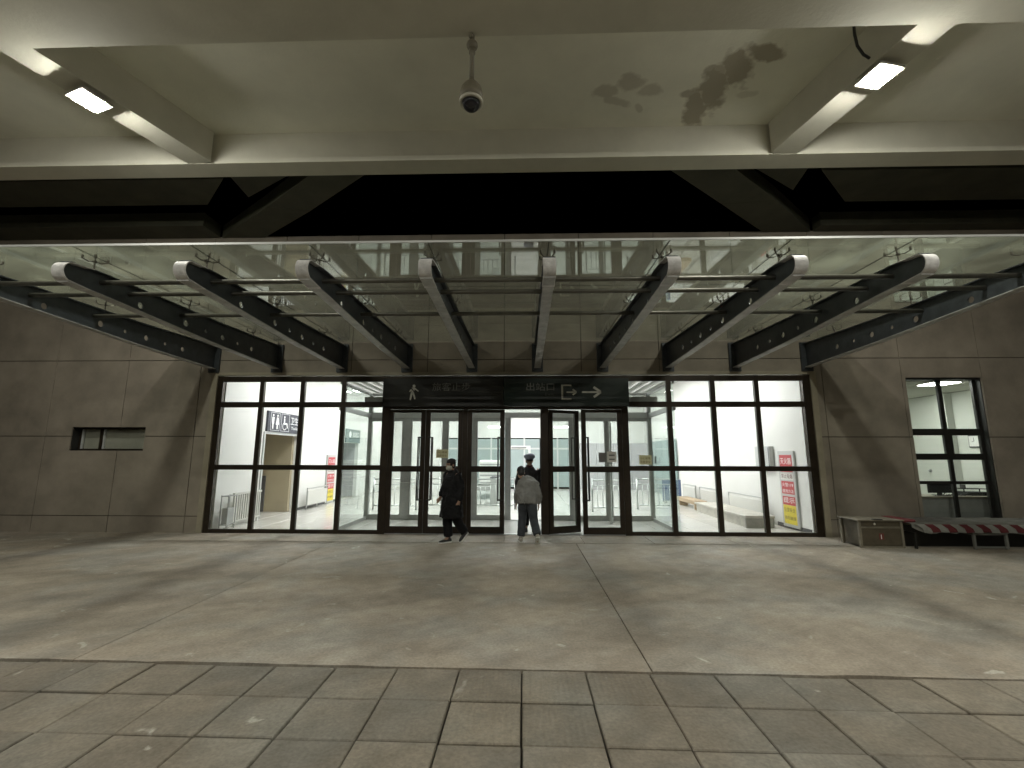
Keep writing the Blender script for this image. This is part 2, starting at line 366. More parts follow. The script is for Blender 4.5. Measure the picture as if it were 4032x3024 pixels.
# far bay: open to the sky in the middle, dark soffits to the sides
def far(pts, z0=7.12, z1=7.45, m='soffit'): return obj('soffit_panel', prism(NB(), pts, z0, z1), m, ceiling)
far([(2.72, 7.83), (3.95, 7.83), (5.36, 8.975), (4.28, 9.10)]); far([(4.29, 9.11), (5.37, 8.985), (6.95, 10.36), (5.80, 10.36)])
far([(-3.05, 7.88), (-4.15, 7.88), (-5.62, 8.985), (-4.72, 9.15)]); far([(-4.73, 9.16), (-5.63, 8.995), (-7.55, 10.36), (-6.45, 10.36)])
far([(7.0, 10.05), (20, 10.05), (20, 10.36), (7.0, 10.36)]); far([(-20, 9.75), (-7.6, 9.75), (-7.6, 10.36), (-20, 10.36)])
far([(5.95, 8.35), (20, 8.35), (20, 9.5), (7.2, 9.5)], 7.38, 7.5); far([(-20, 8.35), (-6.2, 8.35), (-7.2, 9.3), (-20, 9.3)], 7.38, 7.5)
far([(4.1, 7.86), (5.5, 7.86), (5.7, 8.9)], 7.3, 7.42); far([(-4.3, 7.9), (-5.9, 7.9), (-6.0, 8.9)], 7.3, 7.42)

# ================================================================ STATION WALL
wall = thing('station_wall', 'brown grey stone panelled station wall around the lit glass entrance', 'wall', (0, D, 0))
ENT = (-7.33, 6.62, 0, 3.62); WR = (8.74, 10.43, .30, 3.53); WL = (-10.68, -8.90, 1.84, 2.39)
xs = [-7.726+1.7875*k for k in range(-5, 0)] + [-7.726, -5.91, -4.10, -2.28, -.465, 1.35, 3.17, 5.02, 6.868] + [6.868+1.79*k for k in range(1, 6)]
xs[8-3] = -7.726
zs = [-.02, .367, 2.176, 3.988, 5.80, 7.16]
def cut(rects, h):
    out = []
    for (a, b, c_, d_) in rects:
        x0, x1, z0, z1 = h
        if x1 <= a or x0 >= b or z1 <= c_ or z0 >= d_: out.append((a, b, c_, d_)); continue
        if x0 > a: out.append((a, x0, c_, d_))
        if x1 < b: out.append((x1, b, c_, d_))
        aa, bb = max(a, x0), min(b, x1)
        if z0 > c_: out.append((aa, bb, c_, z0))
        if z1 < d_: out.append((aa, bb, z1, d_))
    return out
for i in range(len(xs)-1):
    for j in range(len(zs)-1):
        rs = [(xs[i]+.008, xs[i+1]-.008, zs[j]+.008, zs[j+1]-.008)]
        for h in (ENT, WR, WL): rs = cut(rs, h)
        rs = [r for r in rs if r[1]-r[0] > .01 and r[3]-r[2] > .01]
        if not rs: continue
        bm = NB(); dy = random.uniform(-.002, .002)
        for (a, b, c_, d_) in rs: box(bm, a, b, D+dy, D+.028, c_, d_)
        bmesh.ops.remove_doubles(bm, verts=bm.verts, dist=1e-4)
        obj('wall_panel', bm, 'panel', wall)
bm = NB(); rs = [(-16.6, 15.8, -.25, 7.14)]
for h in (ENT, WR, WL): rs = cut(rs, h)
for (a, b, c_, d_) in rs: box(bm, a, b, D+.030, D+.26, c_, d_)
bmesh.ops.remove_doubles(bm, verts=bm.verts, dist=1e-4)
obj('backing_wall', bm, 'joint', wall)
bm = NB(); a, b, c_, d_ = ENT
box(bm, a-.10, a+.03, D-.012, D+.16, 0, d_); box(bm, b-.03, b+.10, D-.012, D+.16, 0, d_); box(bm, a-.10, b+.10, D-.012, D+.16, d_-.003, d_+.07)
obj('entrance_surround', bm, 'trim', wall)

# ================================================================ GLAZED ENTRANCE
ent = thing('glazed_entrance', 'wide dark framed glass entrance screen with a row of double doors', 'glass entrance', (0, D, 0))
FY0, FY1 = D+.02, D+.10
vx = [(-7.30, -7.17), (-6.27, -6.17), (-5.29, -5.19), (-4.30, -4.20), (-3.31, -3.16), (2.25, 2.40), (3.30, 3.41), (4.31, 4.42), (5.32, 5.42), (6.33, 6.59)]
for k, (a, b) in enumerate(vx):
    if k in (0, 9): a, b = (a, b) if k == 0 else (6.42, 6.59)
    B('mullion', a, b, FY0, FY1, .0, 3.60, 'frame', ent)
vx[9] = (6.42, 6.59)
for k in range(9):
    a, b = vx[k][1], vx[k+1][0]
    if k == 4: continue
    for (z0, z1) in ((.005, .085), (1.41, 1.52), (2.86, 2.985), (3.47, 3.595)):
        B('transom', a, b, FY0+.004, FY1-.004, z0, z1, 'frame', ent)
    for (z0, z1) in ((.085, 1.41), (1.52, 2.86), (2.985, 3.47)):
        B('glass_pane', a, b, D+.055, D+.0615, z0, z1, 'pane', ent)
# door zone
B('door_header', -3.16, 2.25, FY0+.003, FY1+.02, 2.81, 3.595, 'frame2', ent)
for (a, b) in ((-1.415, -1.305), (.385, .56), (-3.16, -3.14)): B('door_post', a, b, FY0+.002, FY1+.01, .0, 2.81, 'frame2', ent)
B('door_threshold', -3.14, 2.25, FY0-.01, FY1+.05, .0, .014, 'chrome', ent)
def door(hx, w_, side, ang, handle_at=None):
    """leaf hinged at hx; side=+1 extends to +x; opens inwards by ang"""
    e = obj('door', NB(), 'frame2', ent)
    e.location = (hx, .055, 0); e.rotation_euler = (0, 0, ang*side)
    st = .105; bm = NB(); s = side
    def bx(x0, x1, z0, z1, y0=-.03, y1=.03): box(bm, min(x0*s, x1*s), max(x0*s, x1*s), y0, y1, z0, z1)
    bx(.005, st, .02, 2.80); bx(w_-st, w_, .02, 2.80); bx(st, w_-st, .02, .17); bx(st, w_-st, 1.375, 1.505, -.027, .027); bx(st, w_-st, 2.73, 2.80)
    bm.to_mesh(e.data); bm.free()
    for (z0, z1) in ((.17, 1.375), (1.505, 2.73)):
        bm = box(NB(), min(st*s, (w_-st)*s), max(st*s, (w_-st)*s), -.003, .003, z0, z1); obj('door_pane', bm, 'pane', e, local=True)
    hx_ = (w_-.150)*s; hs = (w_-.06)*s; bm = NB(); y = -.07
    rod(bm, (hx_, y, .74), (hx_, y, 2.17), .014, 8)
    for z in (.75, 2.16): rod(bm, (hx_, y, z), (hs, y, z), .013, 8); rod(bm, (hs, y, z), (hs, -.028, z), .013, 8)
    obj('pull_handle', bm, 'offd', e, local=True)
    bm = NB(); y = .07
    rod(bm, (hx_, y, .74), (hx_, y, 2.17), .014, 8)
    for z in (.75, 2.16): rod(bm, (hx_, y, z), (hs, y, z), .013, 8); rod(bm, (hs, y, z), (hs, .028, z), .013, 8)
    obj('pull_handle', bm, 'offd', e, local=True)
    return e
door(-3.14, .855, 1, 0); door(-1.415, .860, -1, 0)
door(-1.305, .86, 1, 0); door(.42, .86, -1, math.radians(94))
door(.56, .80, 1, math.radians(24)); door(2.25, .93, -1, 0)

# notices on the glass
def notice(x0, x1, z0, z1, y, lbl, m='paper', lines=2, ink='ink'):
    t = thing('paper_notice', lbl, 'notice', ((x0+x1)/2, y, z0))
    B('sheet', x0, x1, y-.002, y, z0, z1, m, t)
    for k, s in enumerate(['小心玻璃', '注意安全'][:lines]):
        text(s, (z1-z0)*.30, ink, 'printed_line', t, (x0+.02, y-.0035, z0+(z1-z0)*(.56-.40*k)), ext=.0005, fitw=(x1-x0)*.82)
notice(-2.02, -1.74, 1.69, 1.88, D+.022, 'pale yellow notice on the door behind the person in black')
notice(2.62, 2.90, 1.55, 1.76, D+.050, 'pale yellow notice on the fixed pane right of the doors')
t = thing('door_poster', 'grey square print with white text sheet on the rightmost door', 'poster', (1.9, D+.02, 1.6))
B('picture', 1.70, 1.87, D+.018, D+.020, 1.60, 1.82, 'inkg', t); B('sheet', 1.89, 2.10, D+.018, D+.020, 1.60, 1.84, 'paperw', t)
for k in range(2): B('printed_bar', 1.93, 2.06, D+.0165, D+.0178, 1.74-.09*k, 1.77-.09*k, 'inkg', t)

# ================================================================ SIGN BOARDS
t = thing('sign_board', 'black unlit sign board with walking figure above the left doors', 'sign', (-1.86, D-.05, 2.85))
B('box', -3.27, -.467, D-.14, D+.015, 2.86, 3.51, 'signk', t, .006)
y = D-.143
text('旅客止步', .205, 'white_off', 'lettering', t, (-2.12, y, 3.235), fitw=.88)
bm = NB()   # walking pictogram
ball(bm, (-2.545, y, 3.335), .034, (1, .1, 1), 12)
def limb(bm, p, q, a, b):
    p = Vector(p); q = Vector(q); d = (q-p).normalized(); n_ = Vector((-d.y, d.x))
    pts = [p+n_*a, p-n_*a, q-n_*b, q+n_*b]
    v = [bm.verts.new((c.x, y, c.y)) for c in pts]; w_ = [bm.verts.new((c.x, y+.004, c.y)) for c in pts]
    bm.faces.new(v); bm.faces.new(w_[::-1])
    for i in range(4): bm.faces.new((v[i], w_[i], w_[(i+1) % 4], v[(i+1) % 4]))
limb(bm, (-2.555, 3.30), (-2.575, 3.17), .036, .030); limb(bm, (-2.53, 3.28), (-2.44, 3.21), .016, .011)
limb(bm, (-2.585, 3.28), (-2.645, 3.20), .016, .011); limb(bm, (-2.59, 3.18), (-2.625, 3.01), .024, .016); limb(bm, (-2.565, 3.18), (-2.515, 3.03), .022, .015)
obj('walking_figure', bm, 'pict', t)
bm = NB(); y -= .004; limb(bm, (-2.68, 3.36), (-2.44, 3.09), .010, .010); obj('prohibition_bar', bm, 'signk', t)
t = thing('sign_board', 'dark green exit sign board with arrow above the right doors', 'sign', (.95, D-.05, 2.85))
B('box', -.463, 2.40, D-.142, D+.015, 2.862, 3.508, 'signg', t, .006)
y = D-.145
text('出站口', .20, 'white_off', 'lettering', t, (.06, y, 3.235), fitw=.64)
text('Exit', .105, 'letterdim', 'small_lettering', t, (.49, y, 3.10), fitw=.2)
bm = NB()
for (x0, x1, z0, z1) in ((.86, 1.09, 3.325, 3.36), (.86, .90, 3.045, 3.325), (.86, 1.09, 3.01, 3.045)): box(bm, x0, x1, y, y+.005, z0, z1)
box(bm, .98, 1.16, y-.002, y+.003, 3.168, 3.202); limb(bm, (1.12, 3.25), (1.205, 3.185), .018, .018); limb(bm, (1.12, 3.12), (1.205, 3.185), .018, .018)
obj('exit_symbol', bm, 'pict', t)
bm = NB(); box(bm, 1.33, 1.70, y, y+.005, 3.165, 3.205); y -= .002
limb(bm, (1.60, 3.30), (1.76, 3.185), .026, .026); limb(bm, (1.60, 3.07), (1.76, 3.185), .026, .026)
obj('arrow', bm, 'pict', t)
# air curtain behind the doors
t = thing('air_curtain', 'long grey air curtain box behind the glass over the doors', 'air curtain', (-.3, 10.75, 2.95))
B('housing', -3.82, 3.15, 10.62, 10.84, 2.94, 3.13, 'alu', t, .01)
for k in range(6): B('outlet', -3.6+k*1.12, -2.7+k*1.12, 10.66, 10.80, 2.932, 2.94, 'dgrey', t)

# ================================================================ GLASS CANOPY
can = thing('glass_canopy', 'glass entrance canopy on ten cantilevered grey steel beams with round noses', 'canopy', (0, D, 4.2))
bxs = [-7.40, -5.88, -4.31, -2.76, -1.22, .32, 1.84, 3.36, 4.90, 6.54]
holes = [(6.47, .050), (7.41, .055), (7.9, .034), (8.37, .052), (8.84, .034), (9.32, .050)]
# web plate with drilled holes, drawn in the y-z plane
cu = bpy.data.curves.new('web', 'CURVE'); cu.dimensions = '2D'; cu.fill_mode = 'BOTH'; cu.extrude = .009
def spl(pts):
    s = cu.splines.new('POLY'); s.points.add(len(pts)-1); s.use_cyclic_u = True
    for i, p in enumerate(pts): s.points[i].co = (p[0], p[1], 0, 1)
nose = [(5.35+.13*math.cos(a), 4.06+.13*math.sin(a)) for a in [math.radians(x) for x in range(100, 261, 20)]]
spl([(10.34, 4.31), (8.1, 4.24), (6.3, 4.225), (5.75, 4.215)]+nose+[(5.8, 3.93), (8.2, 3.83), (10.34, 3.78)])
for (hy, hr) in holes:
    spl([(hy+hr*math.cos(2*PI*k/14), 4.005+hr*math.sin(2*PI*k/14)) for k in range(14)])
to = bpy.data.objects.new('web', cu); C.objects.link(to); bpy.context.view_layer.update()
web = bpy.data.meshes.new_from_object(to.evaluated_get(bpy.context.evaluated_depsgraph_get())); bpy.data.objects.remove(to)
# curve x -> world y, curve y -> world z, curve z -> world x
web.transform(Matrix(((0, 0, 1, 0), (1, 0, 0, -D), (0, 1, 0, -4.2), (0, 0, 0, 1)))); web.materials.clear(); web.materials.append(MM['steel']); web.name = 'web'
def strip(path, hw, th, m, nm):
    """ribbon of half width hw following a y-z path (relative to canopy origin)"""
    bm = NB(); A = []
    for i, (yy, zz) in enumerate(path):
        a = Vector(path[max(0, i-1)]); b = Vector(path[min(len(path)-1, i+1)]); d = (b-a).normalized(); n_ = Vector((-d.y, d.x))*th
        A.append([bm.verts.new((sx_*hw, yy-D+n_.x*k, zz-4.2+n_.y*k)) for sx_, k in ((-1, 0), (1, 0), (1, 1), (-1, 1))])
    for i in range(len(A)-1):
        for k in range(4): bm.faces.new((A[i][k], A[i][(k+1) % 4], A[i+1][(k+1) % 4], A[i+1][k]))
    bm.faces.new(A[0]); bm.faces.new(A[-1][::-1]); bmesh.ops.recalc_face_normals(bm, faces=bm.faces)
    me = bpy.data.meshes.new(nm); bm.to_mesh(me); bm.free(); me.materials.append(MM[m]); return me
nz = [(5.35+.132*math.cos(a), 4.06+.132*math.sin(a)) for a in [math.radians(x) for x in range(110, 251, 10)]]
bott = strip([nz[-1], (5.8, 3.928), (7, 3.878), (8.2, 3.828), (10.33, 3.778)], .072, -.014, 'flange', 'bottom_flange')
topf = strip([nz[0], (5.75, 4.217), (6.3, 4.227), (8.1, 4.242), (10.33, 4.312)], .072, .012, 'steel', 'top_flange')
capm = strip(nz, .082, .012, 'cap', 'nose_cap')
cap2 = strip([(5.62, 4.222)]+nz+[(5.60, 3.915)], .080, .0115, 'cap', 'nose_cap')
plate = bpy.data.meshes.new('wall_plate'); bm = box(NB(), -.13, .13, -.052, -.004, -.52, .16, bev=.006)
for sx_ in (-.09, .09):
    for z in (-.46, -.2, .1): rod(bm, (sx_, -.052, z), (sx_, -.075, z), .016, 6)
bm.to_mesh(plate); bm.free(); plate.materials.append(MM['steel'])
def spider_mesh(stem):
    bm = NB(); rod(bm, (0, 0, 0), (0, 0, stem), .012, 8); ball(bm, (0, 0, stem), .022, seg=8)
    for a in (45, 135, 225, 315):
        c, s = math.cos(math.radians(a)), math.sin(math.radians(a))
        curve_tube(bm, [(0, 0, stem), (c*.07, s*.07, stem-.01), (c*.13, s*.13, stem+.02)], [.010, .009, .007], 6)
        rod(bm, (c*.13, s*.13, stem+.02), (c*.13, s*.13, stem+.062), .015, 8)
    me = bpy.data.meshes.new('spider_fitting'); bm.to_mesh(me); bm.free(); me.materials.append(MM['spider']); return me
GZ = 4.42
spid = spider_mesh(.135)
for k, bx_ in enumerate(bxs):
    e = bpy.data.objects.new('canopy_beam', web); C.objects.link(e); e.parent = can; e.location = (bx_, 0, 0)
    for me in (bott, topf, cap2, plate):
        c = bpy.data.objects.new(me.name, me); C.objects.link(c); c.parent = e
    for yy, zt in ((5.68, 4.222), (7.45, 4.235), (9.35, 4.28)):
        c = bpy.data.objects.new('spider_fitting', spid); C.objects.link(c); c.parent = e; c.location = (0, yy-D, zt-4.2)
        if yy > 9: c.scale = (1, 1, .72)
        elif yy > 7: c.scale = (1, 1, .93)
for yy in (5.80, 6.25, 7.27):
    obj('canopy_tube', rod(NB(), (-7.75, yy, 4.10), (6.9, yy, 4.10), .034, 12), 'tube', can, True)
gx = [-8.15]+bxs[1:-1]+[7.25]
gx = [-8.15]+[b for b in bxs[1:9]]+[7.25]
for i in range(len(gx)-1):
    for (y0, y1) in ((5.34, 7.45), (7.465, 10.36)):
        tilt = random.uniform(-.003, .003)
        bm = box(NB(), gx[i]+.007, gx[i+1]-.007, y0, y1, GZ, GZ+.014)
        for v in bm.verts: v.co.z += tilt*(v.co.y-7)
        o = obj('canopy_glass', bm, 'cpane', can)
    if 0 < i: 
        bm = NB(); box(bm, gx[i]-.0065, gx[i]+.0065, 5.36, 10.35, GZ+.001, GZ+.012); obj('sealant_joint', bm, 'tube', can)
obj('front_edge_trim', box(NB(), -8.15, 7.25, 5.325, 5.338, GZ-.006, GZ+.022), 'lalu', can)

# ================================================================ LAMPS, CAMERA, CABLE
def flood(x, y, lbl, rz):
    t = thing('ceiling_floodlight', lbl, 'lamp', (x, y, 7.10), 'square lamps under the ceiling beams', (0, 0, rz))
    obj('mounting_plate', box(NB(), -.11, .11, -.11, .11, -.03, .003), 'lampm', t, local=True)
    obj('stem', rod(NB(), (0, 0, -.03), (0, 0, -.09), .03), 'lampm', t, local=True)
    obj('housing', box(NB(), -.205, .205, -.205, .205, -.125, -.088, bev=.01), 'lampm', t, local=True)
    bm = box(NB(), -.13, .13, -.13, .13, -.165, -.127)
    for f in bm.faces: f.material_index = 0 if f.calc_center_median().z < -.16 else 1
    obj('diffuser', bm, ['lamp', 'lampside'], t, local=True)
flood(4.97, 5.66, 'glowing square lamp under the right ceiling beam beside the water stain', math.radians(12))
flood(-6.50, 5.82, 'glowing square lamp under the left ceiling beam', math.radians(-18))
# the same row of lamps goes on under the ceiling behind the viewer (it lights the beam noses and the near paving)
flood(6.17, 1.1, 'square lamp on the right beam of the ceiling bay straight above the viewer', math.radians(14))
flood(-7.95, 1.1, 'square lamp on the left beam of the ceiling bay straight above the viewer', math.radians(-16))
flood(2.6, -4.0, 'square lamp on the right beam of the bay behind the viewer', 0)
flood(-3.6, -4.0, 'square lamp on the left beam of the bay behind the viewer', 0)
beam([(2.35, -14), (2.85, -14), (2.85, -2), (2.35, -2)]); beam([(-3.85, -14), (-3.35, -14), (-3.35, -2), (-3.85, -2)])

t = thing('dome_camera', 'hanging dome security camera on a pole from the ceiling', 'security camera', (-.62, 4.9, 7.10))
cx, cy = -.655, 5.02
obj('pole', rod(NB(), (cx, cy, 6.43), (cx, cy, 7.69), .030, 14), 'camw', t, True)
bm = NB(); ball(bm, (cx, cy, 6.96), .075, (1, 1, .85), 14); rod(bm, (cx, cy, 6.84), (cx, cy, 6.9), .042, 12); ball(bm, (cx-.01, cy-.05, 7.05), .035, seg=10); obj('pole_joint', bm, 'camw', t, True)
prof = [(.0, 6.47), (.035, 6.465), (.05, 6.42), (.09, 6.385), (.13, 6.32), (.15, 6.23), (.152, 6.15), (.0, 6.15)]
bm = NB(); vs = [bm.verts.new((cx+r, cy, z)) for r, z in prof]; es = [bm.edges.new((vs[i], vs[i+1])) for i in range(len(vs)-1)]
bmesh.ops.spin(bm, geom=vs+es, cent=(cx, cy, 0), axis=(0, 0, 1), angle=2*PI, steps=24); bmesh.ops.remove_doubles(bm, verts=bm.verts, dist=1e-5)
obj('housing', bm, 'camw', t, True)
bm = NB(); prof = [(.152, 6.152), (.148, 6.12), (.118, 6.12), (.118, 6.152)]
vs = [bm.verts.new((cx+r, cy, z)) for r, z in prof]; es = [bm.edges.new((vs[i], vs[(i+1) % 4])) for i in range(4)]
bmesh.ops.spin(bm, geom=vs+es, cent=(cx, cy, 0), axis=(0, 0, 1), angle=2*PI, steps=24); bmesh.ops.remove_doubles(bm, verts=bm.verts, dist=1e-5)
obj('pale_ring', bm, 'camr', t, True)
obj('dome', ball(NB(), (cx, cy, 6.13), .113, (1, 1, 1.0), 20), 'camk', t, True)
bm = NB(); curve_tube(bm, [(4.55, 5.45, 7.69), (4.54, 5.45, 7.45), (4.58, 5.48, 7.30), (4.68, 5.52, 7.2), (4.78, 5.55, 7.17)], [.018]*5, 8)
tag(obj('black_cable', bm, 'offd', smooth=True), 'short curved black cable hanging from the ceiling beside the right lamp', 'cable')

# ================================================================ SMALL WINDOW LEFT
t = thing('small_window', 'narrow horizontal window with sliding panes low on the left wall', 'window', (-9.8, D, 1.84))
a, b, c_, d_ = WL; fy = D+.20
bm = NB(); box(bm, a, a+.012, D+.031, fy+.08, c_, d_); box(bm, b-.012, b, D+.031, fy+.08, c_, d_); box(bm, a+.012, b-.012, D+.031, fy+.08, c_, c_+.012); box(bm, a+.012, b-.012, D+.031, fy+.08, d_-.012, d_)
obj('reveal', bm, 'offd', t)
bm = NB(); box(bm, a+.012, a+.06, fy, fy+.05, c_+.012, d_-.012); box(bm, b-.035, b-.012, fy, fy+.05, c_+.012, d_-.012)
box(bm, a+.06, b-.035, fy, fy+.05, c_+.012, c_+.045); box(bm, a+.06, b-.035, fy, fy+.05, d_-.045, d_-.012); box(bm, -10.16, -10.08, fy-.012, fy+.038, c_+.045, d_-.045)
obj('frame', bm, 'frame', t)
B('edge_strip', -10.075, -10.05, fy-.01, fy+.03, c_+.045, d_-.045, 'lalu', t); B('edge_strip', a+.062, a+.10, fy+.002, fy+.04, c_+.046, d_-.046, 'lalu', t)
B('glass_pane', a+.10, -10.16, fy+.012, fy+.018, c_+.045, d_-.045, 'pane', t); B('glass_pane', -10.05, b-.036, fy+.02, fy+.026, c_+.045, d_-.045, 'pane', t)
B('blind', a+.1, b-.036, fy+.052, fy+.06, c_+.013, d_-.013, 'blind', t)

# ================================================================ OFFICE WINDOW RIGHT
t = thing('office_window', 'tall dark framed window at the right with a lit office inside', 'window', (9.6, D, .3))
a, b, c_, d_ = WR; fy = D+.16
bm = NB(); box(bm, a, a+.012, D+.031, fy+.1, c_, d_); box(bm, b-.014, b, D+.031, fy+.1, c_, d_); box(bm, a+.012, b-.014, D+.031, fy+.1, d_-.04, d_); box(bm, a+.012, b-.014, D+.031, fy+.1, c_, c_+.012)
obj('reveal', bm, 'offd', t)
bm = NB(); box(bm, a+.012, a+.04, fy, fy+.06, c_, d_-.04); box(bm, b-.07, b-.014, fy, fy+.06, c_, d_-.04)
for (z0, z1) in ((2.22, 2.37), (1.67, 1.81), (1.13, 1.20), (c_+.012, c_+.04)): box(bm, a+.04, b-.07, fy+.002, fy+.058, z0, z1)
box(bm, 9.57, 9.66, fy+.001, fy+.055, 2.37, d_-.04); box(bm, 9.56, 9.74, fy+.001, fy+.055, 1.81, 2.22); box(bm, 9.60, 9.68, fy+.001, fy+.055, 1.20, 1.67); box(bm, 9.60, 9.67, fy+.001, fy+.055, c_+.04, 1.13)
obj('frame', bm, 'offd', t)
for (x0, x1) in ((a+.04, 9.60), (9.68, b-.07)):
    for (z0, z1) in ((2.37, 3.49), (1.81, 2.22), (1.20, 1.67), (.34, 1.13)): B('glass_pane', x0, x1, fy+.03, fy+.035, z0, z1, 'pane', t)
# office room shell
off = struct(obj('office_floor', box(NB(), 7.0, 11.9, D+.27, 14.6, -.05, .0), 'offg'))
for nm, bb in (('office_wall', (7.0, 11.9, 14.6, 14.7, 0, 3.50)), ('office_wall', (6.9, 7.0, D+.27, 14.6, 0, 3.50)), ('office_wall', (11.9, 12.0, D+.27, 14.6, 0, 3.50))):
    struct(obj(nm, box(NB(), *bb), 'offw'))
oc = struct(obj('office_ceiling', box(NB(), 6.9, 12.0, D+.275, 14.7, 3.52, 3.56), 'grout'))
tm = bpy.data.meshes.new('ceiling_tile'); bm = box(NB(), -.292, .292, -.292, .292, -.012, .0); bm.to_mesh(tm); bm.free(); tm.materials.append(MM['offc'])
for i in range(8):
    for j in range(6):
        x = 7.38+i*.6; yv = 11.16+j*.6
        if (i, j) in ((5, 0), (5, 3), (2, 2)): continue
        c = bpy.data.objects.new('ceiling_tile', tm); C.objects.link(c); c.parent = oc; c.location = (x, yv, 3.52)
for n_, (x, yv) in enumerate(((10.18, 11.16), (10.38, 12.96), (8.58, 12.36))):
    t = thing('office_ceiling_light', ['bright square ceiling light seen through the tall right window', 'ceiling light deeper in the office above the counter', 'ceiling light at the left side of the office'][n_], 'ceiling light', (x, yv, 3.39))
    B('light_panel', x-.28, x+.28, yv-.28, yv+.28, 3.502, 3.512, 'office', t); 
    bm = NB(); box(bm, x-.3, x+.3, yv-.3, yv-.281, 3.50, 3.518); box(bm, x-.3, x+.3, yv+.281, yv+.3, 3.50, 3.518); obj('light_frame', bm, 'lalu', t)
# office things
t = thing('office_counter', 'grey counter behind the lower panes of the tall right window', 'counter', (9.6, 10.9, 0))
B('front_panel', 8.9, 11.2, 10.86, 10.9, 0, .80, 'offg', t); B('counter_top', 8.85, 11.25, 10.84, 11.45, .80, .84, 'cabe', t, .004); B('side_panel', 8.9, 8.94, 10.9, 11.4, 0, .8, 'offg', t)
t = thing('computer_monitor', 'black computer monitor seen from behind on the office counter', 'monitor', (9.8, 11.1, .84))
B('screen_back', 9.50, 10.05, 11.08, 11.12, .90, 1.17, 'monk', t, .008); B('stand', 9.74, 9.82, 11.1, 11.15, .86, .93, 'monk', t); B('foot', 9.66, 9.90, 11.03, 11.2, .841, .86, 'monk', t)
t = thing('desk_equipment', 'dark office machine with raised tray on the counter right of the monitor', 'office machine', (10.5, 11.2, .84))
B('machine_body', 10.36, 10.84, 11.05, 11.4, .841, .93, 'monk', t, .01); B('paper_tray', 10.36, 10.84, 11.1, 11.35, .985, 1.005, 'monk', t)
for xq in (10.42, 10.78): obj('tray_post', rod(NB(), (xq, 11.2, .93), (xq, 11.2, .985), .012), 'monk', t)
B('upright', 10.34, 10.40, 11.12, 11.2, 1.006, 1.09, 'dgrey', t)
t = thing('cable_heap', 'heap of black cables on the counter below the monitor', 'cables', (9.8, 11.0, .84)); 
for k in range(9):
    x = 9.52+k*.085; bm = NB(); curve_tube(bm, [(x, 10.95, .85), (x+.06, 10.93, .89+.02*(k % 3)), (x+.14, 11.0, .86), (x+.2, 10.98, .852)], [.009]*4, 6)
    obj('cable', bm, 'monk', t, True)
t = thing('wall_clock', 'square pale wall clock seen through the upper right pane', 'wall clock', (11.9, 12.25, 2.1))
B('clock_body', 11.86, 11.899, 12.08, 12.42, 1.98, 2.31, 'dgrey', t, .01); B('clock_face', 11.852, 11.859, 12.11, 12.39, 2.01, 2.28, 'paperw', t)
obj('clock_hand', rod(NB(), (11.848, 12.25, 2.145), (11.848, 12.25, 2.24), .005), 'dgrey', t); obj('clock_hand', rod(NB(), (11.848, 12.25, 2.145), (11.848, 12.31, 2.13), .005), 'dgrey', t)
struct(B('office_pilaster', 11.7, 11.897, 12.75, 13.05, 0, 3.49, 'offw'))
tag(B('red_tag', 11.86, 11.898, 13.02+.1, 13.12+.1, 1.26, 1.50, 'red'), 'small red tag on the office wall behind the window mullion', 'tag')
tag(obj('wall_button', ball(NB(), (11.87, 13.7, 1.34), .045), 'alu', smooth=True), 'round grey button on the office side wall', 'button')

# ================================================================ HALL SHELL
HX0, HX1, HY0, HY1, HZ = -7.25, 6.50, D+.27, 24.6, 4.85
hf = struct(obj('hall_floor', box(NB(), HX0-3, HX1+.1, D+.125, HY1+.2, -.1, -.006), 'grout'))
tl = bpy.data.meshes.new('floor_tile'); bm = box(NB(), -.396, .396, -.396, .396, -.01, .006, bev=.002); bm.to_mesh(tl); bm.free(); tl.materials.append(MM['hallf'])
for i in range(17):
    for j in range(17):
        c = bpy.data.objects.new('floor_tile', tl); C.objects.link(c); c.parent = hf; c.location = (-6.84+.8*i, 11.07+.8*j, 0)
        if c.location.x > 6.2: c.location.x = 5.96+.14
struct(obj('hall_floor_edge', box(NB(), HX0-.02, HX1, D+.13, 10.67, -.02, .005), 'hallf'))
bm = NB()
box(bm, HX0-.15, HX0, HY0, 12.46, 0, HZ); box(bm, HX0-.15, HX0, 12.46, 14.42, 2.37, HZ); box(bm, HX0-.15, HX0, 14.42, 18.1, 0, HZ)
box(bm, HX0-.15, HX0, 18.1, 19.7, 2.25, HZ); box(bm, HX0-.15, HX0, 19.7, HY1, 0, HZ)
struct(obj('hall_wall_left', bm, 'hallw'))
struct(obj('hall_wall_right', box(NB(), HX1, HX1+.15, HY0, HY1, 0, HZ), 'hallw'))
bm = NB(); box(bm, HX0-.15, HX1+.15, HY1, HY1+.15, 2.70, HZ); box(bm, HX0-.15, -5.4, HY1, HY1+.15, 0, 2.70); box(bm, 2.72, HX1+.15, HY1, HY1+.15, 0, 2.70)
struct(obj('hall_wall_back', bm, 'hallw'))
hc = struct(obj('hall_ceiling', box(NB(), HX0-.15, HX1+.15, HY0, HY1+.15, HZ+.12, HZ+.2), 'slatdark'))
bm = NB(); box(bm, HX0-.15, HX1+.15, HY0-.0, HY0+.05, 3.64, HZ+.12); struct(obj('hall_wall_front', bm, 'hallw'))
sm = bpy.data.meshes.new('ceiling_slat'); bm = box(NB(), -.085, .085, 0, HY1-HY0-.06, 0, .05); bm.to_mesh(sm); bm.free(); sm.materials.append(MM['slat'])
for k in range(53):
    c = bpy.data.objects.new('ceiling_slat', sm); C.objects.link(c); c.parent = hc; c.location = (HX0+.13+.26*k, HY0+.055, HZ)
n_ = 0
POS = ['front left', 'front centre', 'front right', 'middle left', 'middle centre', 'middle right', 'rear left', 'rear centre', 'rear right']
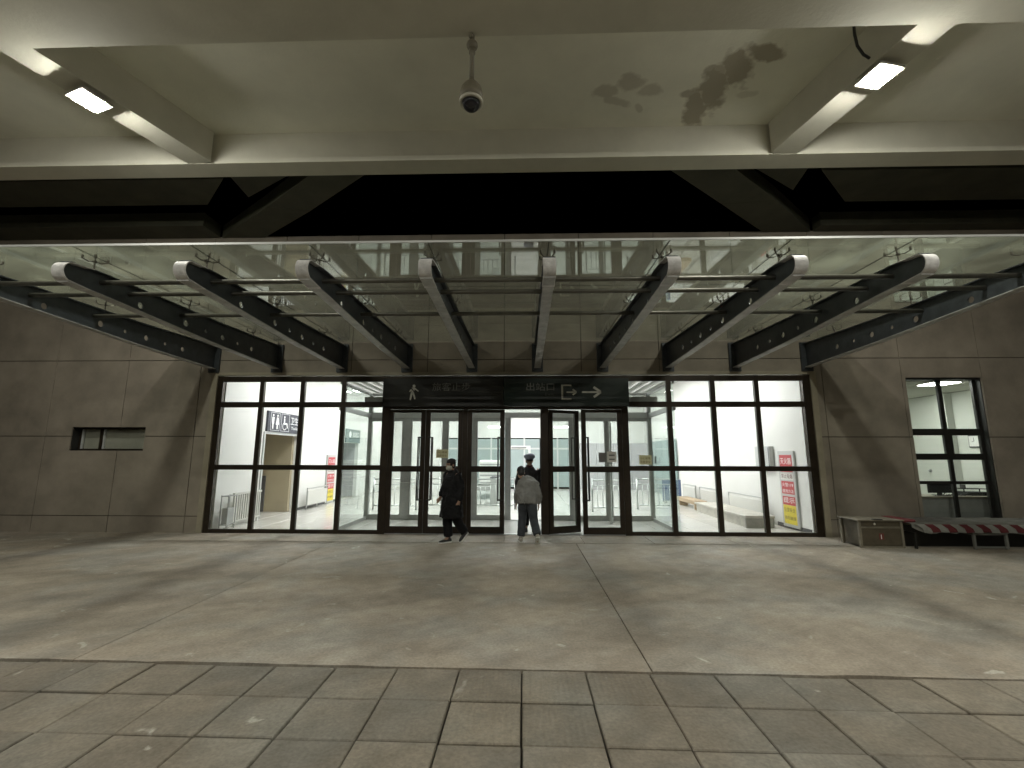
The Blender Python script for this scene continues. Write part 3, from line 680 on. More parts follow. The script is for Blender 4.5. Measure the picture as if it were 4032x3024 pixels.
for yv in (12.9, 17.2, 21.5):
    for x in (-5.0, -.4, 4.2):
        t = thing('hall_ceiling_light', POS[n_]+' bright panel light under the hall ceiling slats', 'ceiling light', (x, yv, HZ-.05), 'panel lights in the hall ceiling')
        B('light_panel', x-.6, x+.6, yv-.28, yv+.28, HZ-.045, HZ-.025, 'hall', t); B('light_tray', x-.62, x+.62, yv-.3, yv+.3, HZ-.024, HZ-.004, 'lalu', t); n_ += 1
B('dark_skirting', HX1-.012, HX1-.001, HY0+.06, 12.1, .007, .10, 'dgrey', bpy.data.objects['hall_wall_right'])
B('dark_skirting', HX0+.001, HX0+.012, 14.45, 18.0, .007, .09, 'dgrey', bpy.data.objects['hall_wall_left'])
# toilet passage
bm = NB(); box(bm, HX0-2.6, HX0-.151, 14.30, 14.42, 0, 2.6); box(bm, HX0-2.6, HX0-.151, 12.40, 12.46, 0, 2.6); box(bm, HX0-2.7, HX0-2.6, 12.40, 14.42, 0, 2.6); box(bm, HX0-2.6, HX0-.151, 12.46, 14.30, 2.6, 2.66)
struct(obj('toilet_passage_wall', bm, 'beige'))
tag(B('passage_door', HX0-1.9, HX0-.9, 14.26, 14.298, .0, 1.1, 'dgrey'), 'dark grey half door inside the beige toilet passage', 'door')
struct(obj('passage_floor', box(NB(), HX0-2.6, HX0-.03, 12.46, 14.30, -.004, .003), 'hallf'))
t = thing('door_surround', 'pale frame around the toilet passage opening under the dark sign', 'door frame', (HX0, 13.4, 0))
bm = NB(); box(bm, HX0-.01, HX0+.03, 12.40, 12.47, .007, 2.40); box(bm, HX0-.01, HX0+.03, 14.41, 14.55, .007, 2.40); box(bm, HX0-.01, HX0+.03, 12.47, 14.41, 2.335, 2.40); obj('frame', bm, 'lalu', t)
bm = NB(); box(bm, HX0-2.2, HX0-.151, 18.0, 18.1, 0, 2.5); box(bm, HX0-2.2, HX0-.151, 19.7, 19.8, 0, 2.5); box(bm, HX0-2.3, HX0-2.2, 18.0, 19.8, 0, 2.5); box(bm, HX0-2.2, HX0-.151, 18.1, 19.7, 2.5, 2.55)
struct(obj('side_passage_wall', bm, 'lilac'))
# signs on the left wall (facing +x)
RX = (PI/2, 0, PI/2)
t = thing('toilet_sign', 'dark sign with man, woman and wheelchair symbols over the toilet passage', 'sign', (HX0, 13.7, 2.4))
B('board', HX0+.002, HX0+.06, 12.47, 14.42, 2.41, 2.99, 'signbl', t)
xx = HX0+.062
def flatp(bm, pts, x, th=.003):
    v = [bm.verts.new((x, p[0], p[1])) for p in pts]; w_ = [bm.verts.new((x+th, p[0], p[1])) for p in pts]; n = len(pts)
    bm.faces.new(v); bm.faces.new(w_[::-1])
    for i in range(n): bm.faces.new((v[i], w_[i], w_[(i+1) % n], v[(i+1) % n]))
def disc(bm, cy_, cz, r, x): flatp(bm, [(cy_+r*math.cos(2*PI*k/14), cz+r*math.sin(2*PI*k/14)) for k in range(14)], x)
for k, cy_ in enumerate((12.72, 12.95)):
    bm = NB(); disc(bm, cy_, 2.88, .035, xx)
    if k == 0: flatp(bm, [(cy_-.055, 2.83), (cy_+.055, 2.83), (cy_+.05, 2.64), (cy_+.03, 2.64), (cy_+.03, 2.49), (cy_-.03, 2.49), (cy_-.03, 2.64), (cy_-.05, 2.64)], xx)
    else: flatp(bm, [(cy_-.04, 2.83), (cy_+.04, 2.83), (cy_+.08, 2.62), (cy_+.03, 2.62), (cy_+.03, 2.49), (cy_-.03, 2.49), (cy_-.03, 2.62), (cy_-.08, 2.62)], xx)
    obj('person_symbol', bm, 'wht', t)
bm = NB(); disc(bm, 13.33, 2.87, .035, xx)
flatp(bm, [(13.30, 2.83), (13.36, 2.83), (13.37, 2.70), (13.50, 2.70), (13.55, 2.55), (13.51, 2.54), (13.46, 2.65), (13.31, 2.65)], xx)
for k in range(9):
    a0 = math.radians(110+k*25); a1 = math.radians(110+(k+1)*25)
    flatp(bm, [(13.36+.12*math.cos(a0), 2.60+.12*math.sin(a0)), (13.36+.12*math.cos(a1), 2.60+.12*math.sin(a1)), (13.36+.095*math.cos(a1), 2.60+.095*math.sin(a1)), (13.36+.095*math.cos(a0), 2.60+.095*math.sin(a0))], xx)
obj('wheelchair_symbol', bm, 'wht', t)
for (ya_, yb_) in ((12.6, 13.07), (13.16, 13.62)):
    bm = NB(); 
    for q in ((ya_, yb_, 2.955, 2.965), (ya_, yb_, 2.445, 2.455), (ya_, ya_+.012, 2.455, 2.955), (yb_-.012, yb_, 2.455, 2.955)): box(bm, xx, xx+.003, q[0], q[1], q[2], q[3])
    obj('symbol_border', bm, 'wht', t)
text('卫生间', .26, 'wht', 'lettering', t, (xx, 13.70, 2.69), RX, fitw=.68)
text('Toilet', .13, 'wht', 'small_lettering', t, (xx, 13.75, 2.52), RX, fitw=.5)
t = thing('hall_sign', 'grey green sign over the far opening of the left hall wall', 'sign', (HX0, 18.9, 2.25))
B('board', HX0+.002, HX0+.06, 18.15, 19.7, 2.27, 2.82, 'signgr', t); disc_bm = NB(); disc(disc_bm, 18.55, 2.6, .13, xx); obj('round_symbol', disc_bm, 'wht', t)
text('出站口', .24, 'wht', 'lettering', t, (xx, 18.85, 2.52), RX, fitw=.7)
def totem(x, sgn, y0, y1, z0, z1, lbl):
    t = thing('fire_safety_board', lbl, 'poster board', (x, (y0+y1)/2, z0)); H_ = z1-z0
    xa, xb = sorted((x+sgn*.002, x+sgn*.05)); B('board', xa, xb, y0, y1, z0, z1, 'lalu', t)
    f = x+sgn*.052
    rows = [('red', .72, .95), ('paperw', .615, .70), ('red', .43, .60), ('red', .285, .40), ('yel', .04, .285)]
    for m_, a_, b_ in rows:
        xa, xb = sorted((f-sgn*.001, f+sgn*.003)); B('poster_panel', xa, xb, y0+.07, y1-.07, z0+a_*H_, z0+b_*H_-.004, m_, t)
    rot = (PI/2, 0, PI/2 if sgn > 0 else -PI/2); st = y0+.10 if sgn > 0 else y1-.10; wd = (y1-y0)-.2
    f2 = f+sgn*.005
    for s_, z_, sz, m_ in (('灭火器', .83, .17, 'wht'), ('消防设备', .745, .09, 'wht'), ('禁止吸烟', .64, .12, 'cabr'), ('火警119', .53, .10, 'wht'), ('使用方法', .45, .09, 'wht'), ('提示', .32, .14, 'wht'), ('注意安全', .20, .11, 'ink'), ('请勿触摸', .10, .09, 'ink')):
        text(s_, sz, m_, 'lettering', t, (f2, st, z0+z_*H_), rot, ext=.0005, fitw=wd)
totem(HX1, -1, 11.10, 11.76, .05, 1.87, 'tall red and yellow fire safety board on the right hall wall')
totem(HX0, 1, 16.55, 17.28, .02, 1.76, 'tall red and yellow fire safety board on the left hall wall')
t = thing('electric_cabinet', 'pale grey wall cabinet beside the right fire safety board', 'electric box', (HX1, 12.3, 1.4))
B('cabinet_box', HX1-.12, HX1-.002, 12.02, 12.75, 1.42, 2.0, 'lalu', t, .006); B('door_edge', HX1-.125, HX1-.1205, 12.04, 12.07, 1.45, 1.97, 'dgrey', t)
# radiators / railings along side walls
def radiator(x, sgn, y0, y1, h, lbl, fins=True):
    t = thing('radiator', lbl, 'radiator', (x, (y0+y1)/2, .006))
    xa, xb = sorted((x+sgn*.10, x+sgn*.16))
    bm = NB(); box(bm, xa, xb, y0, y1, h-.05, h); box(bm, xa, xb, y0, y1, .12, .16); obj('header_pipe', bm, 'rad', t)
    n = int((y1-y0)/.085)
    for i in range(n):
        yy = y0+.04+i*(y1-y0-.08)/max(1, n-1); B('radiator_column', xa+.008, xb-.008, yy-.018, yy+.018, .16, h-.05, 'rad', t)
    for yy in (y0+.1, y1-.1): B('leg', xa+.01, xb-.01, yy-.015, yy+.015, .006, .12, 'rad', t)
def cover(x, sgn, y0, y1, h, lbl):
    t = thing('radiator_cover', lbl, 'radiator cover', (x, (y0+y1)/2, .006))
    xa, xb = sorted((x+sgn*.22, x+sgn*.25))
    B('cover_panel', xa, xb, y0+.04, y1-.04, .14, h-.08, 'rad', t)
    bm = NB(); xm = (xa+xb)/2
    for p, q in (((xm, y0, .006), (xm, y0, h)), ((xm, y1, .006), (xm, y1, h)), ((xm, y0, h), (xm, y1, h)), ((xm, (y0+y1)/2, .006), (xm, (y0+y1)/2, .14))): rod(bm, p, q, .017, 8)
    obj('rail_frame', bm, 'chrome', t)
radiator(HX0, 1, 11.15, 12.3, .82, 'cream column radiator at the left wall beside the toilet passage')
t = thing('umbrella_stand', 'grey steel rack at the far left corner inside the glass', 'rack', (-7.0, 10.9, .006))
bm = NB()
for xq in (-7.15, -6.98):
    for yq in (10.75, 11.05): rod(bm, (xq, yq, .006), (xq, yq, .80), .012, 6)
for z in (.12, .78):
    rod(bm, (-7.15, 10.75, z), (-6.98, 10.75, z), .01, 6); rod(bm, (-7.15, 11.05, z), (-6.98, 11.05, z), .01, 6); rod(bm, (-7.15, 10.75, z), (-7.15, 11.05, z), .01, 6); rod(bm, (-6.98, 10.75, z), (-6.98, 11.05, z), .01, 6)
obj('rack_frame', bm, 'alu', t); B('rack_panel', -7.13, -7.0, 10.78, 11.02, .13, .5, 'alu', t)
cover(HX0, 1, 14.75, 16.25, .68, 'white framed radiator cover between the passage and the left fire board')
cover(HX1, -1, 17.0, 18.3, .66, 'far white radiator cover on the right wall by the blue board')
cover(HX1, -1, 15.0, 16.6, .66, 'white radiator cover on the right wall behind the wooden bench')
cover(HX1, -1, 12.3, 14.3, .66, 'nearest white radiator cover on the right wall behind the stone bench')
t = thing('stone_bench', 'long low pale stone bench along the right hall wall', 'bench', (5.9, 12.8, .006))
B('seat_slab', 5.42, 6.14, 11.55, 14.9, .24, .30, 'stone', t, .01); B('base_block', 5.47, 6.10, 11.62, 14.85, .006, .24, 'stone', t); B('end_block', 5.44, 6.12, 11.57, 11.619, .006, .239, 'stoned', t)
t = thing('wooden_bench', 'low light wood bench further along the right hall wall', 'bench', (5.9, 16, .006))
B('seat', 5.55, 5.95, 15.2, 17.0, .17, .30, 'wood', t, .01); B('leg', 5.6, 5.9, 15.3, 15.4, .006, .17, 'wood', t); B('leg', 5.6, 5.9, 16.8, 16.9, .006, .17, 'wood', t)
t = thing('blue_board', 'blue free standing board at the far right of the hall', 'display board', (5.8, 17.8, .006))
B('panel', 5.25, 5.95, 17.6, 17.66, .08, .85, 'blue', t, .01); B('foot', 5.3, 5.36, 17.45, 17.8, .006, .08, 'alu', t); B('foot', 5.84, 5.9, 17.45, 17.8, .006, .08, 'alu', t)
# back glass doors of the hall
t = thing('rear_glass_screen', 'grey green glass screen with pale frames at the far end of the hall', 'glass screen', (-1.3, HY1, 0))
px = [-5.35+.895*k for k in range(10)]
for k in range(10): B('post', px[k]-.045, px[k]+.045, HY1-.06, HY1+.02, .006, 2.69, 'lalu', t)
for k in range(9):
    B('screen_pane', px[k]+.045, px[k+1]-.045, HY1-.03, HY1-.02, .1, 2.08, 'teal', t); B('screen_pane', px[k]+.045, px[k+1]-.045, HY1-.03, HY1-.02, 2.17, 2.64, 'teal', t)
    B('rail', px[k]+.045, px[k+1]-.045, HY1-.055, HY1+.015, 2.08, 2.17, 'lalu', t)
t = thing('grey_partition', 'grey partition wall at the far right of the hall', 'partition', (4.6, 22, 0))
for k in range(4): B('partition_panel', 2.9+k*.9, 3.78+k*.9, 23.9, 23.98, .006, 2.40, 'lilac', t)
t = thing('passage_screen', 'grey green glazed screen high on the right behind the vestibule', 'glass screen', (5.6, 20, 0))
for k in range(4): B('screen_panel', 6.40, 6.46, 19.4+k*1.0, 20.36+k*1.0, .006, 2.45, 'teal', t)
# crowd control railings and gates
def railing(x0, x1, y, h, lbl):
    t = thing('railing', lbl, 'railing', ((x0+x1)/2, y, .006)); 
    for x in (x0, x1): obj('post', rod(NB(), (x, y, .006), (x, y, h+.06), .03, 10), 'chrome', t, True)
    obj('top_rail', rod(NB(), (x0, y, h), (x1, y, h), .022, 8), 'chrome', t, True); obj('bottom_rail', rod(NB(), (x0, y, .14), (x1, y, .14), .018, 8), 'chrome', t, True)
    obj('middle_rail', rod(NB(), (x0, y, h-.17), (x1, y, h-.17), .016, 8), 'chrome', t, True)
    n = int((x1-x0)/.16)
    for i in range(1, n): obj('baluster', rod(NB(), (x0+(x1-x0)*i/n, y, .14), (x0+(x1-x0)*i/n, y, h-.17), .011, 6), 'chrome', t, True)
railing(-4.9, -3.5, 14.9, .98, 'steel railing seen left of the left pair of doors'); railing(-3.2, -2.0, 15.2, .98, 'steel railing seen through the two left doors')
railing(-1.6, -.3, 15.2, .98, 'steel railing seen through the third door from the left'); railing(2.15, 3.3, 14.6, .98, 'steel railing seen through the rightmost door')
railing(3.75, 5.0, 15.4, .98, 'steel railing behind the right side of the vestibule')
for k, (x, lb) in enumerate(((-2.75, 'left'), (-1.05, 'centre'))):
    t = thing('ticket_gate', f'grey automatic ticket gate in the {lb} of the hall', 'ticket gate', (x, 16.8, .006))
    B('cabinet', x-.13, x+.13, 16.2, 17.4, .006, .95, 'lalu', t, .02); B('top', x-.15, x+.15, 16.15, 17.45, .951, .99, 'dgrey', t, .01); B('flap', x+.131, x+.45, 16.78, 16.81, .3, .9, 'vpane', t)
t = thing('scanner_machine', 'white luggage scanner with striped side behind the third door', 'luggage scanner', (-1.0, 19.5, .006))
B('tunnel', -1.9, -.9, 19.2, 20.6, .5, 1.55, 'paperw', t, .05); B('conveyor', -2.1, -.7, 18.7, 21.0, .35, .499, 'alu', t)
for k in range(6): B('side_stripe', -1.85, -.95, 19.19, 19.1995, .6+k*.15, .66+k*.15, 'alu', t)
t = thing('white_gate_frame', 'white metal detector frame behind the third door', 'detector frame', (-.35, 18.4, .006))
B('post', -.62, -.54, 18.2, 18.6, .006, 2.0, 'paperw', t); B('post', .18, .26, 18.2, 18.6, .006, 2.0, 'paperw', t); B('lintel', -.62, .26, 18.2, 18.6, 2.001, 2.14, 'paperw', t); B('arrow_panel', -.5, .1, 18.19, 18.1995, 2.04, 2.09, 'inkg', t)
t = thing('hall_column', 'white square column in the hall behind the left doors', 'column', (-3.9, 20, 0)); B('shaft', -4.25, -3.7, 20.0, 20.5, .006, HZ-.003, 'hallw', t)

# ================================================================ VESTIBULE
ves = thing('glass_vestibule', 'glass draught lobby with grey posts behind the entrance doors', 'vestibule', (-.4, 11.6, .006))
VX0, VX1, VY = -4.36, 3.50, 12.72
zt = 3.5
for x in (VX0, VX1): B('corner_post', x-.055, x+.055, VY-.055, VY+.055, .007, zt, 'alu', ves)
for x in (-4.25, 3.36):
    s = 1 if x > 0 else -1
    xo = VX1 if s > 0 else VX0
    for (z0, z1, nm) in ((.007, .09, 'bottom_rail'), (2.80, 2.92, 'side_rail'), (3.43, zt, 'side_rail')):
        B(nm, xo-.03, xo+.03, D+.135, VY-.056, z0, z1, 'alu', ves)
    B('side_glass', xo-.004, xo+.004, D+.135, VY-.056, .09, 2.80, 'vpane', ves); B('side_glass', xo-.004, xo+.004, D+.135, VY-.056, 2.92, 3.43, 'vpane', ves)
posts = [(-3.44, -3.16), (-2.30, -2.12), (-1.58, -1.30), (-.53, -.37), (.46, .60), (1.25, 1.40), (2.24, 2.42)]
edges = [VX0+.056]+[v for p in posts for v in p]+[VX1-.056]
for a, b in posts: B('inner_post', a, b, VY-.045, VY+.045, .007, 2.80, 'alu', ves)
B('inner_header', VX0+.056, VX1-.056, VY-.05, VY+.05, 2.80, 2.95, 'lalu', ves); B('inner_header', VX0+.056, VX1-.056, VY-.04, VY+.04, 3.43, zt, 'alu', ves)
for i in range(0, len(edges), 2):
    a, b = edges[i], edges[i+1]
    if i in (8, ): 
        B('threshold', a, b, VY-.05, VY+.05, .007, .02, 'chrome', ves); 
        continue
    B('inner_glass', a+.0, b-.0, VY-.004, VY+.004, .14, 2.70, 'vpane' if i not in (8,) else 'pane', ves)
    B('inner_rail', a, b, VY-.03, VY+.03, .007, .14, 'alu', ves); B('inner_rail', a, b, VY-.03, VY+.03, 2.70, 2.80, 'alu', ves)
for i in range(8):
    x0 = VX0+.06+i*.965; B('upper_glass', x0, x0+.955, VY-.004, VY+.004, 2.951, 3.43, 'vpane', ves)
bm = NB()
for k in range(30):
    x = VX0+.15+k*.26; B('roof_slat', x, x+.13, D+.3, VY-.06, 3.505, 3.53, 'slat', ves)
# open inner door leaf on the right
dl = obj('inner_door', NB(), 'alu', ves); dl.location = (2.42-(-.4), VY-11.6, 0); dl.rotation_euler = (0, 0, math.radians(-105)); bm = NB()
box(bm, .0, .07, -.02, .02, .01, 2.65); box(bm, .72, .79, -.02, .02, .01, 2.65); box(bm, .07, .72, -.02, .02, .01, .1); box(bm, .07, .72, -.02, .02, 2.57, 2.65); bm.to_mesh(dl.data); bm.free()
obj('door_glass', box(NB(), .07, .72, -.003, .003, .1, 2.57), 'vpane', dl, local=True); obj('push_bar', rod(NB(), (.1, -.05, 1.0), (.7, -.05, 1.0), .012, 8), 'chrome', dl, local=True)
for x in (-3.3, -2.9, 2.9): obj('push_bar', rod(NB(), (x-.3, VY-.07, 1.0), (x+.3, VY-.07, 1.0), .014, 8), 'chrome', ves)
tag(B('wall_socket_panel', 3.42, 3.455, 12.0, 12.2, 1.55, 1.74, 'teal'), 'small grey green panel on the right vestibule glass', 'panel')
t = thing('tube_light', 'white tube light hanging above the hall behind the third door', 'tube light', (-.9, 17, 2.9))
B('tube', -1.35, -.75, 16.97, 17.03, 2.78, 2.84, 'airtube', t); bm = NB(); rod(bm, (-1.2, 17, 2.84), (-1.2, 17, HZ), .006, 5); rod(bm, (-.9, 17, 2.84), (-.9, 17, HZ), .006, 5); obj('hanger', bm, 'alu', t)
t = thing('tube_light', 'white tube light hanging above the hall behind the fifth door', 'tube light', (1.5, 17, 2.9))
B('tube', 1.15, 1.75, 16.97, 17.03, 2.78, 2.84, 'airtube', t); bm = NB(); rod(bm, (1.3, 17, 2.84), (1.3, 17, HZ), .006, 5); rod(bm, (1.6, 17, 2.84), (1.6, 17, HZ), .006, 5); obj('hanger', bm, 'alu', t)

# ================================================================ CABINET AND LONG TABLE
t = thing('wooden_cabinet', 'brown wooden cabinet with a red number one plate beside the wall', 'cabinet', (6.95, 9.6, 0))
x0, x1, y0, y1 = 6.50, 7.34, 9.24, 9.78
B('carcass', x0+.03, x1-.03, y0+.03, y1, .03, .50, 'cabw', t)
for (a, b) in ((x0, x0+.045), (x1-.045, x1)): B('corner_post', a, b, y0, y0+.045, 0, .50, 'cabe', t); B('corner_post', a, b, y1-.04, y1+.005, 0, .50, 'cabe', t)
obj('edge_rail', box(NB(), x0+.045, x1-.045, y0+.002, y0+.04, .365, .395), 'cabe', t)
obj('edge_rail', box(NB(), x0+.045, x1-.045, y0+.002, y0+.04, .0, .035), 'cabe', t)
B('top', x0-.03, x1+.02, y0-.03, y1+.03, .50, .525, 'cabe', t, .005); B('drawer_front', x0+.05, x1-.05, y0+.012, y0+.031, .398, .495, 'cabw', t, .004)
B('door_panel', x0+.05, x1-.05, y0+.012, y0+.031, .04, .36, 'cabw', t, .004)
obj('knob', ball(NB(), (6.80, y0-.002, .445), .022, seg=10), 'camr', t, True); B('grip_notch', 6.78, 6.95, y0-.034, y0+.04, .5255, .54, 'offd', t, .004)
B('number_plate', 6.875, 6.965, y0+.006, y0+.0118, .15, .27, 'cabr', t); text('1', .12, 'wht', 'number', t, (6.905, y0+.004, .165), ext=.001)
t = thing('long_low_table', 'long low table draped with a red and white striped cloth', 'table', (9.4, 9.5, 0))
TX0, TX1, TY0, TY1 = 7.42, 13.0, 9.15, 10.05
B('table_top', TX0, TX1, TY0+.02, TY1, .44, .465, 'cabw', t)
bm = NB(); n = 90
rows = []
for j, yy in enumerate((TY1, TY0+.4, TY0, TY0-.012, TY0-.016)):
    zz = [.475, .478, .474, .455, .30][j]; rw = []
    for i in range(n+1):
        x = TX0+(TX1-TX0)*i/n; wv = math.sin(i*.9)*.006+random.uniform(-.004, .004)
        sag = random.uniform(-.012, .012) if j == 4 else 0
        rw.append(bm.verts.new((x, yy-(abs(wv)*2 if j == 4 else 0)+wv*.5, zz+wv*.6+sag+(.10*max(0, 1-i/4) if j == 4 else 0))))
    rows.append(rw)
for j in range(4):
    for i in range(n):
        f = bm.faces.new((rows[j][i], rows[j][i+1], rows[j+1][i+1], rows[j+1][i])); f.material_index = 0
bmesh.ops.solidify(bm, geom=bm.faces[:], thickness=.004)
obj('cloth_cover', bm, 'cloth', t, True)
k = 0; x = TX0+.08
while x < TX1-.25:   # slanting stripes on the hanging skirt
    bm = NB(); y = TY0-.036; sl = .10
    v = [bm.verts.new((x, y+.012, .462)), bm.verts.new((x+.155, y+.012, .462)), bm.verts.new((x+.155+sl, y-.004, .385)), bm.verts.new((x+.155+sl*1.3, y-.003, .315+random.uniform(-.01, .01))), bm.verts.new((x+sl*1.3, y-.003, .315+random.uniform(-.01, .01))), bm.verts.new((x+sl, y-.004, .385))]
    bm.faces.new(v); bmesh.ops.solidify(bm, geom=bm.faces[:], thickness=.003)
    o_ = obj('cloth_stripe', bm, 'clothw' if k % 2 == 0 else 'clothr', t, label='dull red slanting stripe' if k % 2 else 'off white slanting stripe'); x += .157; k += 1
for lx in (7.5, 8.60, 9.20, 10.5, 11.1, 12.9):
    bm = NB(); 
    for yy in (TY0+.02, TY1-.1): box(bm, lx-.02, lx+.02, yy, yy+.04, .0, .30)
    box(bm, lx-.02, lx+.02, TY0+.06, TY1-.1, .26, .30); obj('leg', bm, 'stool' if lx in (8.60, 9.20) else 'offd', t)
B('front_bar', 8.62, 9.18, TY0+.022, TY0+.058, .26, .298, 'stool', t); B('front_bar', 8.62, 9.18, TY0+.024, TY0+.056, .02, .05, 'stool', t)
B('under_table_shade', 7.5, 12.9, TY0+.30, TY0+.31, .0, .43, 'offd', t); B('under_shelf', 7.6, 12.8, TY0+.33, TY1-.05, .16, .18, 'offd', t)  # black sheet added behind the legs stands in for shade under the table
B('rolled_cloth', TX0-.04, TX0+.2, TY0+.1, TY1-.2, .476, .53, 'clothr', t, .02)

# ================================================================ PEOPLE
def remesh(name, bm, m, parent, voxel=.012, it=3, label=None):
    me = bpy.data.meshes.new(name); bmesh.ops.recalc_face_normals(bm, faces=bm.faces); bm.to_mesh(me); bm.free()
    o = bpy.data.objects.new(name, me); C.objects.link(o)
    r = o.modifiers.new('r', 'REMESH'); r.mode = 'VOXEL'; r.voxel_size = voxel
    s = o.modifiers.new('s', 'SMOOTH'); s.iterations = it; s.factor = .5
    bpy.context.view_layer.update()
    m2 = bpy.data.meshes.new_from_object(o.evaluated_get(bpy.context.evaluated_depsgraph_get()))
    bpy.data.objects.remove(o); m2.materials.clear(); m2.materials.append(MM[m]); m2.name = name
    for p in m2.polygons: p.use_smooth = True
    o = bpy.data.objects.new(name, m2); C.objects.link(o); o.parent = parent
    if label: o['label'] = label
    return o
def V(*a): return Vector(a)
def wrinkle(o, amp, sc):
    for v in o.data.vertices:
        n_ = mnoise.noise(v.co*sc)+.5*mnoise.noise(v.co*sc*2.3)
        v.co += v.normal*n_*amp
def hand(bm, wr, d, side, curl=.5):
    d = d.normalized(); px_ = V(side, 0, 0)
    fwd = V(0, -1, 0)
    palm = wr+d*.05
    curve_tube(bm, [wr-d*.01, wr+d*.04, wr+d*.09], [(.020, .026), (.017, .036), (.014, .036)], 10)
    for k, (L, o_) in enumerate(((.070, -.028), (.080, -.009), (.074, .010), (.058, .028))):
        b = wr+d*.085+fwd*(-o_); inn = V(-side, 0, 0)*curl
        p1 = b+d*L*.45+inn*.006; p2 = p1+(d*.7+inn*.5).normalized()*L*.3; p3 = p2+(d*.4+inn*.9).normalized()*L*.27
        curve_tube(bm, [b-d*.01, p1, p2, p3], [.0105, .0095, .0085, .007], 8)
    tb = wr+d*.03+fwd*.03
    curve_tube(bm, [tb-fwd*.015, tb+fwd*.018+d*.025, tb+fwd*.024+d*.055], [.013, .011, .008], 8)
def head(bm, c, rot):
    """head centred on c, facing -y before rot"""
    m_ = Matrix.Translation(c) @ rot.to_4x4()
    b2 = NB(); ball(b2, (0, .012, .03), .092, (.86, 1.06, 1.0), 20); ball(b2, (0, -.012, -.045), .066, (.88, 1.0, 1.1), 16); ball(b2, (0, -.045, -.085), .036, (1.0, .9, .8), 12)
    curve_tube(b2, [(0, -.085, .02), (0, -.108, -.012), (0, -.112, -.026), (0, -.09, -.034)], [.009, .012, .015, .010], 8)
    for s in (-1, 1): ball(b2, (s*.082, .01, -.008), .026, (.35, .7, 1.15), 10)
    ball(b2, (0, -.088, -.060), .022, (1.1, .4, .45), 10); ball(b2, (0, -.078, .030), .05, (1.2, .45, .2), 10)
    b2.transform(m_); me = bpy.data.meshes.new('t'); b2.to_mesh(me); b2.free(); bm.from_mesh(me); bpy.data.meshes.remove(me)
def person(label, loc, rz, J, sty, scale=1.0):
    t = thing('person', label, 'person', loc, rot=(0, 0, rz)); t.scale = (scale,)*3
    J = {k: Vector(v) for k, v in J.items()}
    hr = J.get('hrot', V(0, 0, 0)); from mathutils import Euler
    R_ = Euler(hr[:]).to_matrix()
    bm = NB(); head(bm, J['head'], R_)
    curve_tube(bm, [J['neck']-V(0, 0, .05), J['head']-V(0, -.02, .06)], [(.055, .055), (.050, .052)], 12)
    curve_tube(bm, [J['pelvis']-V(0, 0, .08), J['pelvis']+V(0, 0, .05), (J['pelvis']+J['chest'])/2, J['chest'], J['neck']-V(0, 0, .02)], [(.12, .09), (.15, .10), (.125, .09), (.155, .10), (.07, .06)], 14)
    for s, q in ((-1, 'R'), (1, 'L')):
        sh, el, wr = J['sh'+q], J['el'+q], J['wr'+q]
        curve_tube(bm, [J['chest'], sh, (sh+el)/2, el, (el+wr)/2, wr], [.06, .052, .044, .038, .035, .025], 10)
        hand(bm, wr, wr-el, s if abs(sh.x) > .05 else s)
        hp, kn, an, to_ = J['hip'+q], J['kn'+q], J['an'+q], J['to'+q]
        curve_tube(bm, [hp+V(0, 0, .05), (hp+kn)/2, kn, (kn+an)/2, an], [.085, .07, .052, .05, .036], 10)
        curve_tube(bm, [an, (an+to_)/2, to_], [.036, .035, .02], 8)
    remesh('body', bm, 'skin', t, .0075, 2)
    # eyes
    if sty.get('face', True):
        for s in (-1, 1): 
            bm = NB(); ball(bm, J['head']+R_ @ V(s*.031, -.083, .008), .0095, (1.3, .5, .7), 8); obj('eye', bm, 'eye', t, True, True)
    # trousers
    bm = NB(); wide = sty.get('leg', 1.0)
    curve_tube(bm, [J['pelvis']-V(0, 0, .10), J['pelvis'], J['pelvis']+V(0, 0, .10)], [(.14, .115), (.165, .125), (.15, .11)], 14)
    for q in 'RL':
        hp, kn, an = J['hip'+q], J['kn'+q], J['an'+q]
        curve_tube(bm, [hp+V(0, 0, .04), hp.lerp(kn, .5), kn, kn.lerp(an, .5), an+V(0, 0, .03)], [.105, .092*wide, .078*wide, .076*wide, .072*wide], 12)
    o = remesh('trousers', bm, sty['trousers'], t, .012, 3); wrinkle(o, .007, 13)
    # jacket
    bm = NB(); jw = sty.get('jw', 1.0); hem = sty['hem']; P = J['pelvis']; Cc = J['chest']; N_ = J['neck']
    hz = P+V(0, 0, hem)
    tors = [hz, P.lerp(Cc, .05)+V(0, 0, max(0, .0)), P.lerp(Cc, .5), Cc, Cc.lerp(N_, .55), N_+V(0, 0, .02)]
    rr = [(.20*jw+sty.get('flare', 0), .155*jw+sty.get('flare', 0)*.8), (.195*jw, .15*jw), (.19*jw, .145*jw), (.205*jw, .145*jw), (.15*jw, .11*jw), (.07, .07)]
    if hem > -.02: tors.pop(1); rr.pop(1)
    curve_tube(bm, tors, rr, 18)
    for q in 'RL':
        sh, el, wr = J['sh'+q], J['el'+q], J['wr'+q]
        curve_tube(bm, [Cc.lerp(sh, .6)+V(0, 0, .02), sh, sh.lerp(el, .5), el, el.lerp(wr, .5), el.lerp(wr, .96)], [.085*jw, .082*jw, .072*jw, .066*jw, .060*jw, .047*jw], 12)
    if sty.get('hood'): 
        ball(bm, N_+V(0, .07, -.01), .10, (1.1, .7, .7), 14)
    o = remesh('jacket', bm, sty['jacket'], t, .0125, 4); wrinkle(o, sty.get('wr', .010), 9)
    # collar
    bm = NB(); curve_tube(bm, [N_-V(0, 0, .03), N_+V(0, -.005, .045)], [(.085, .082), (.075, .078)], 16); remesh('collar', bm, sty.get('collar', sty['jacket']), t, .01, 2)
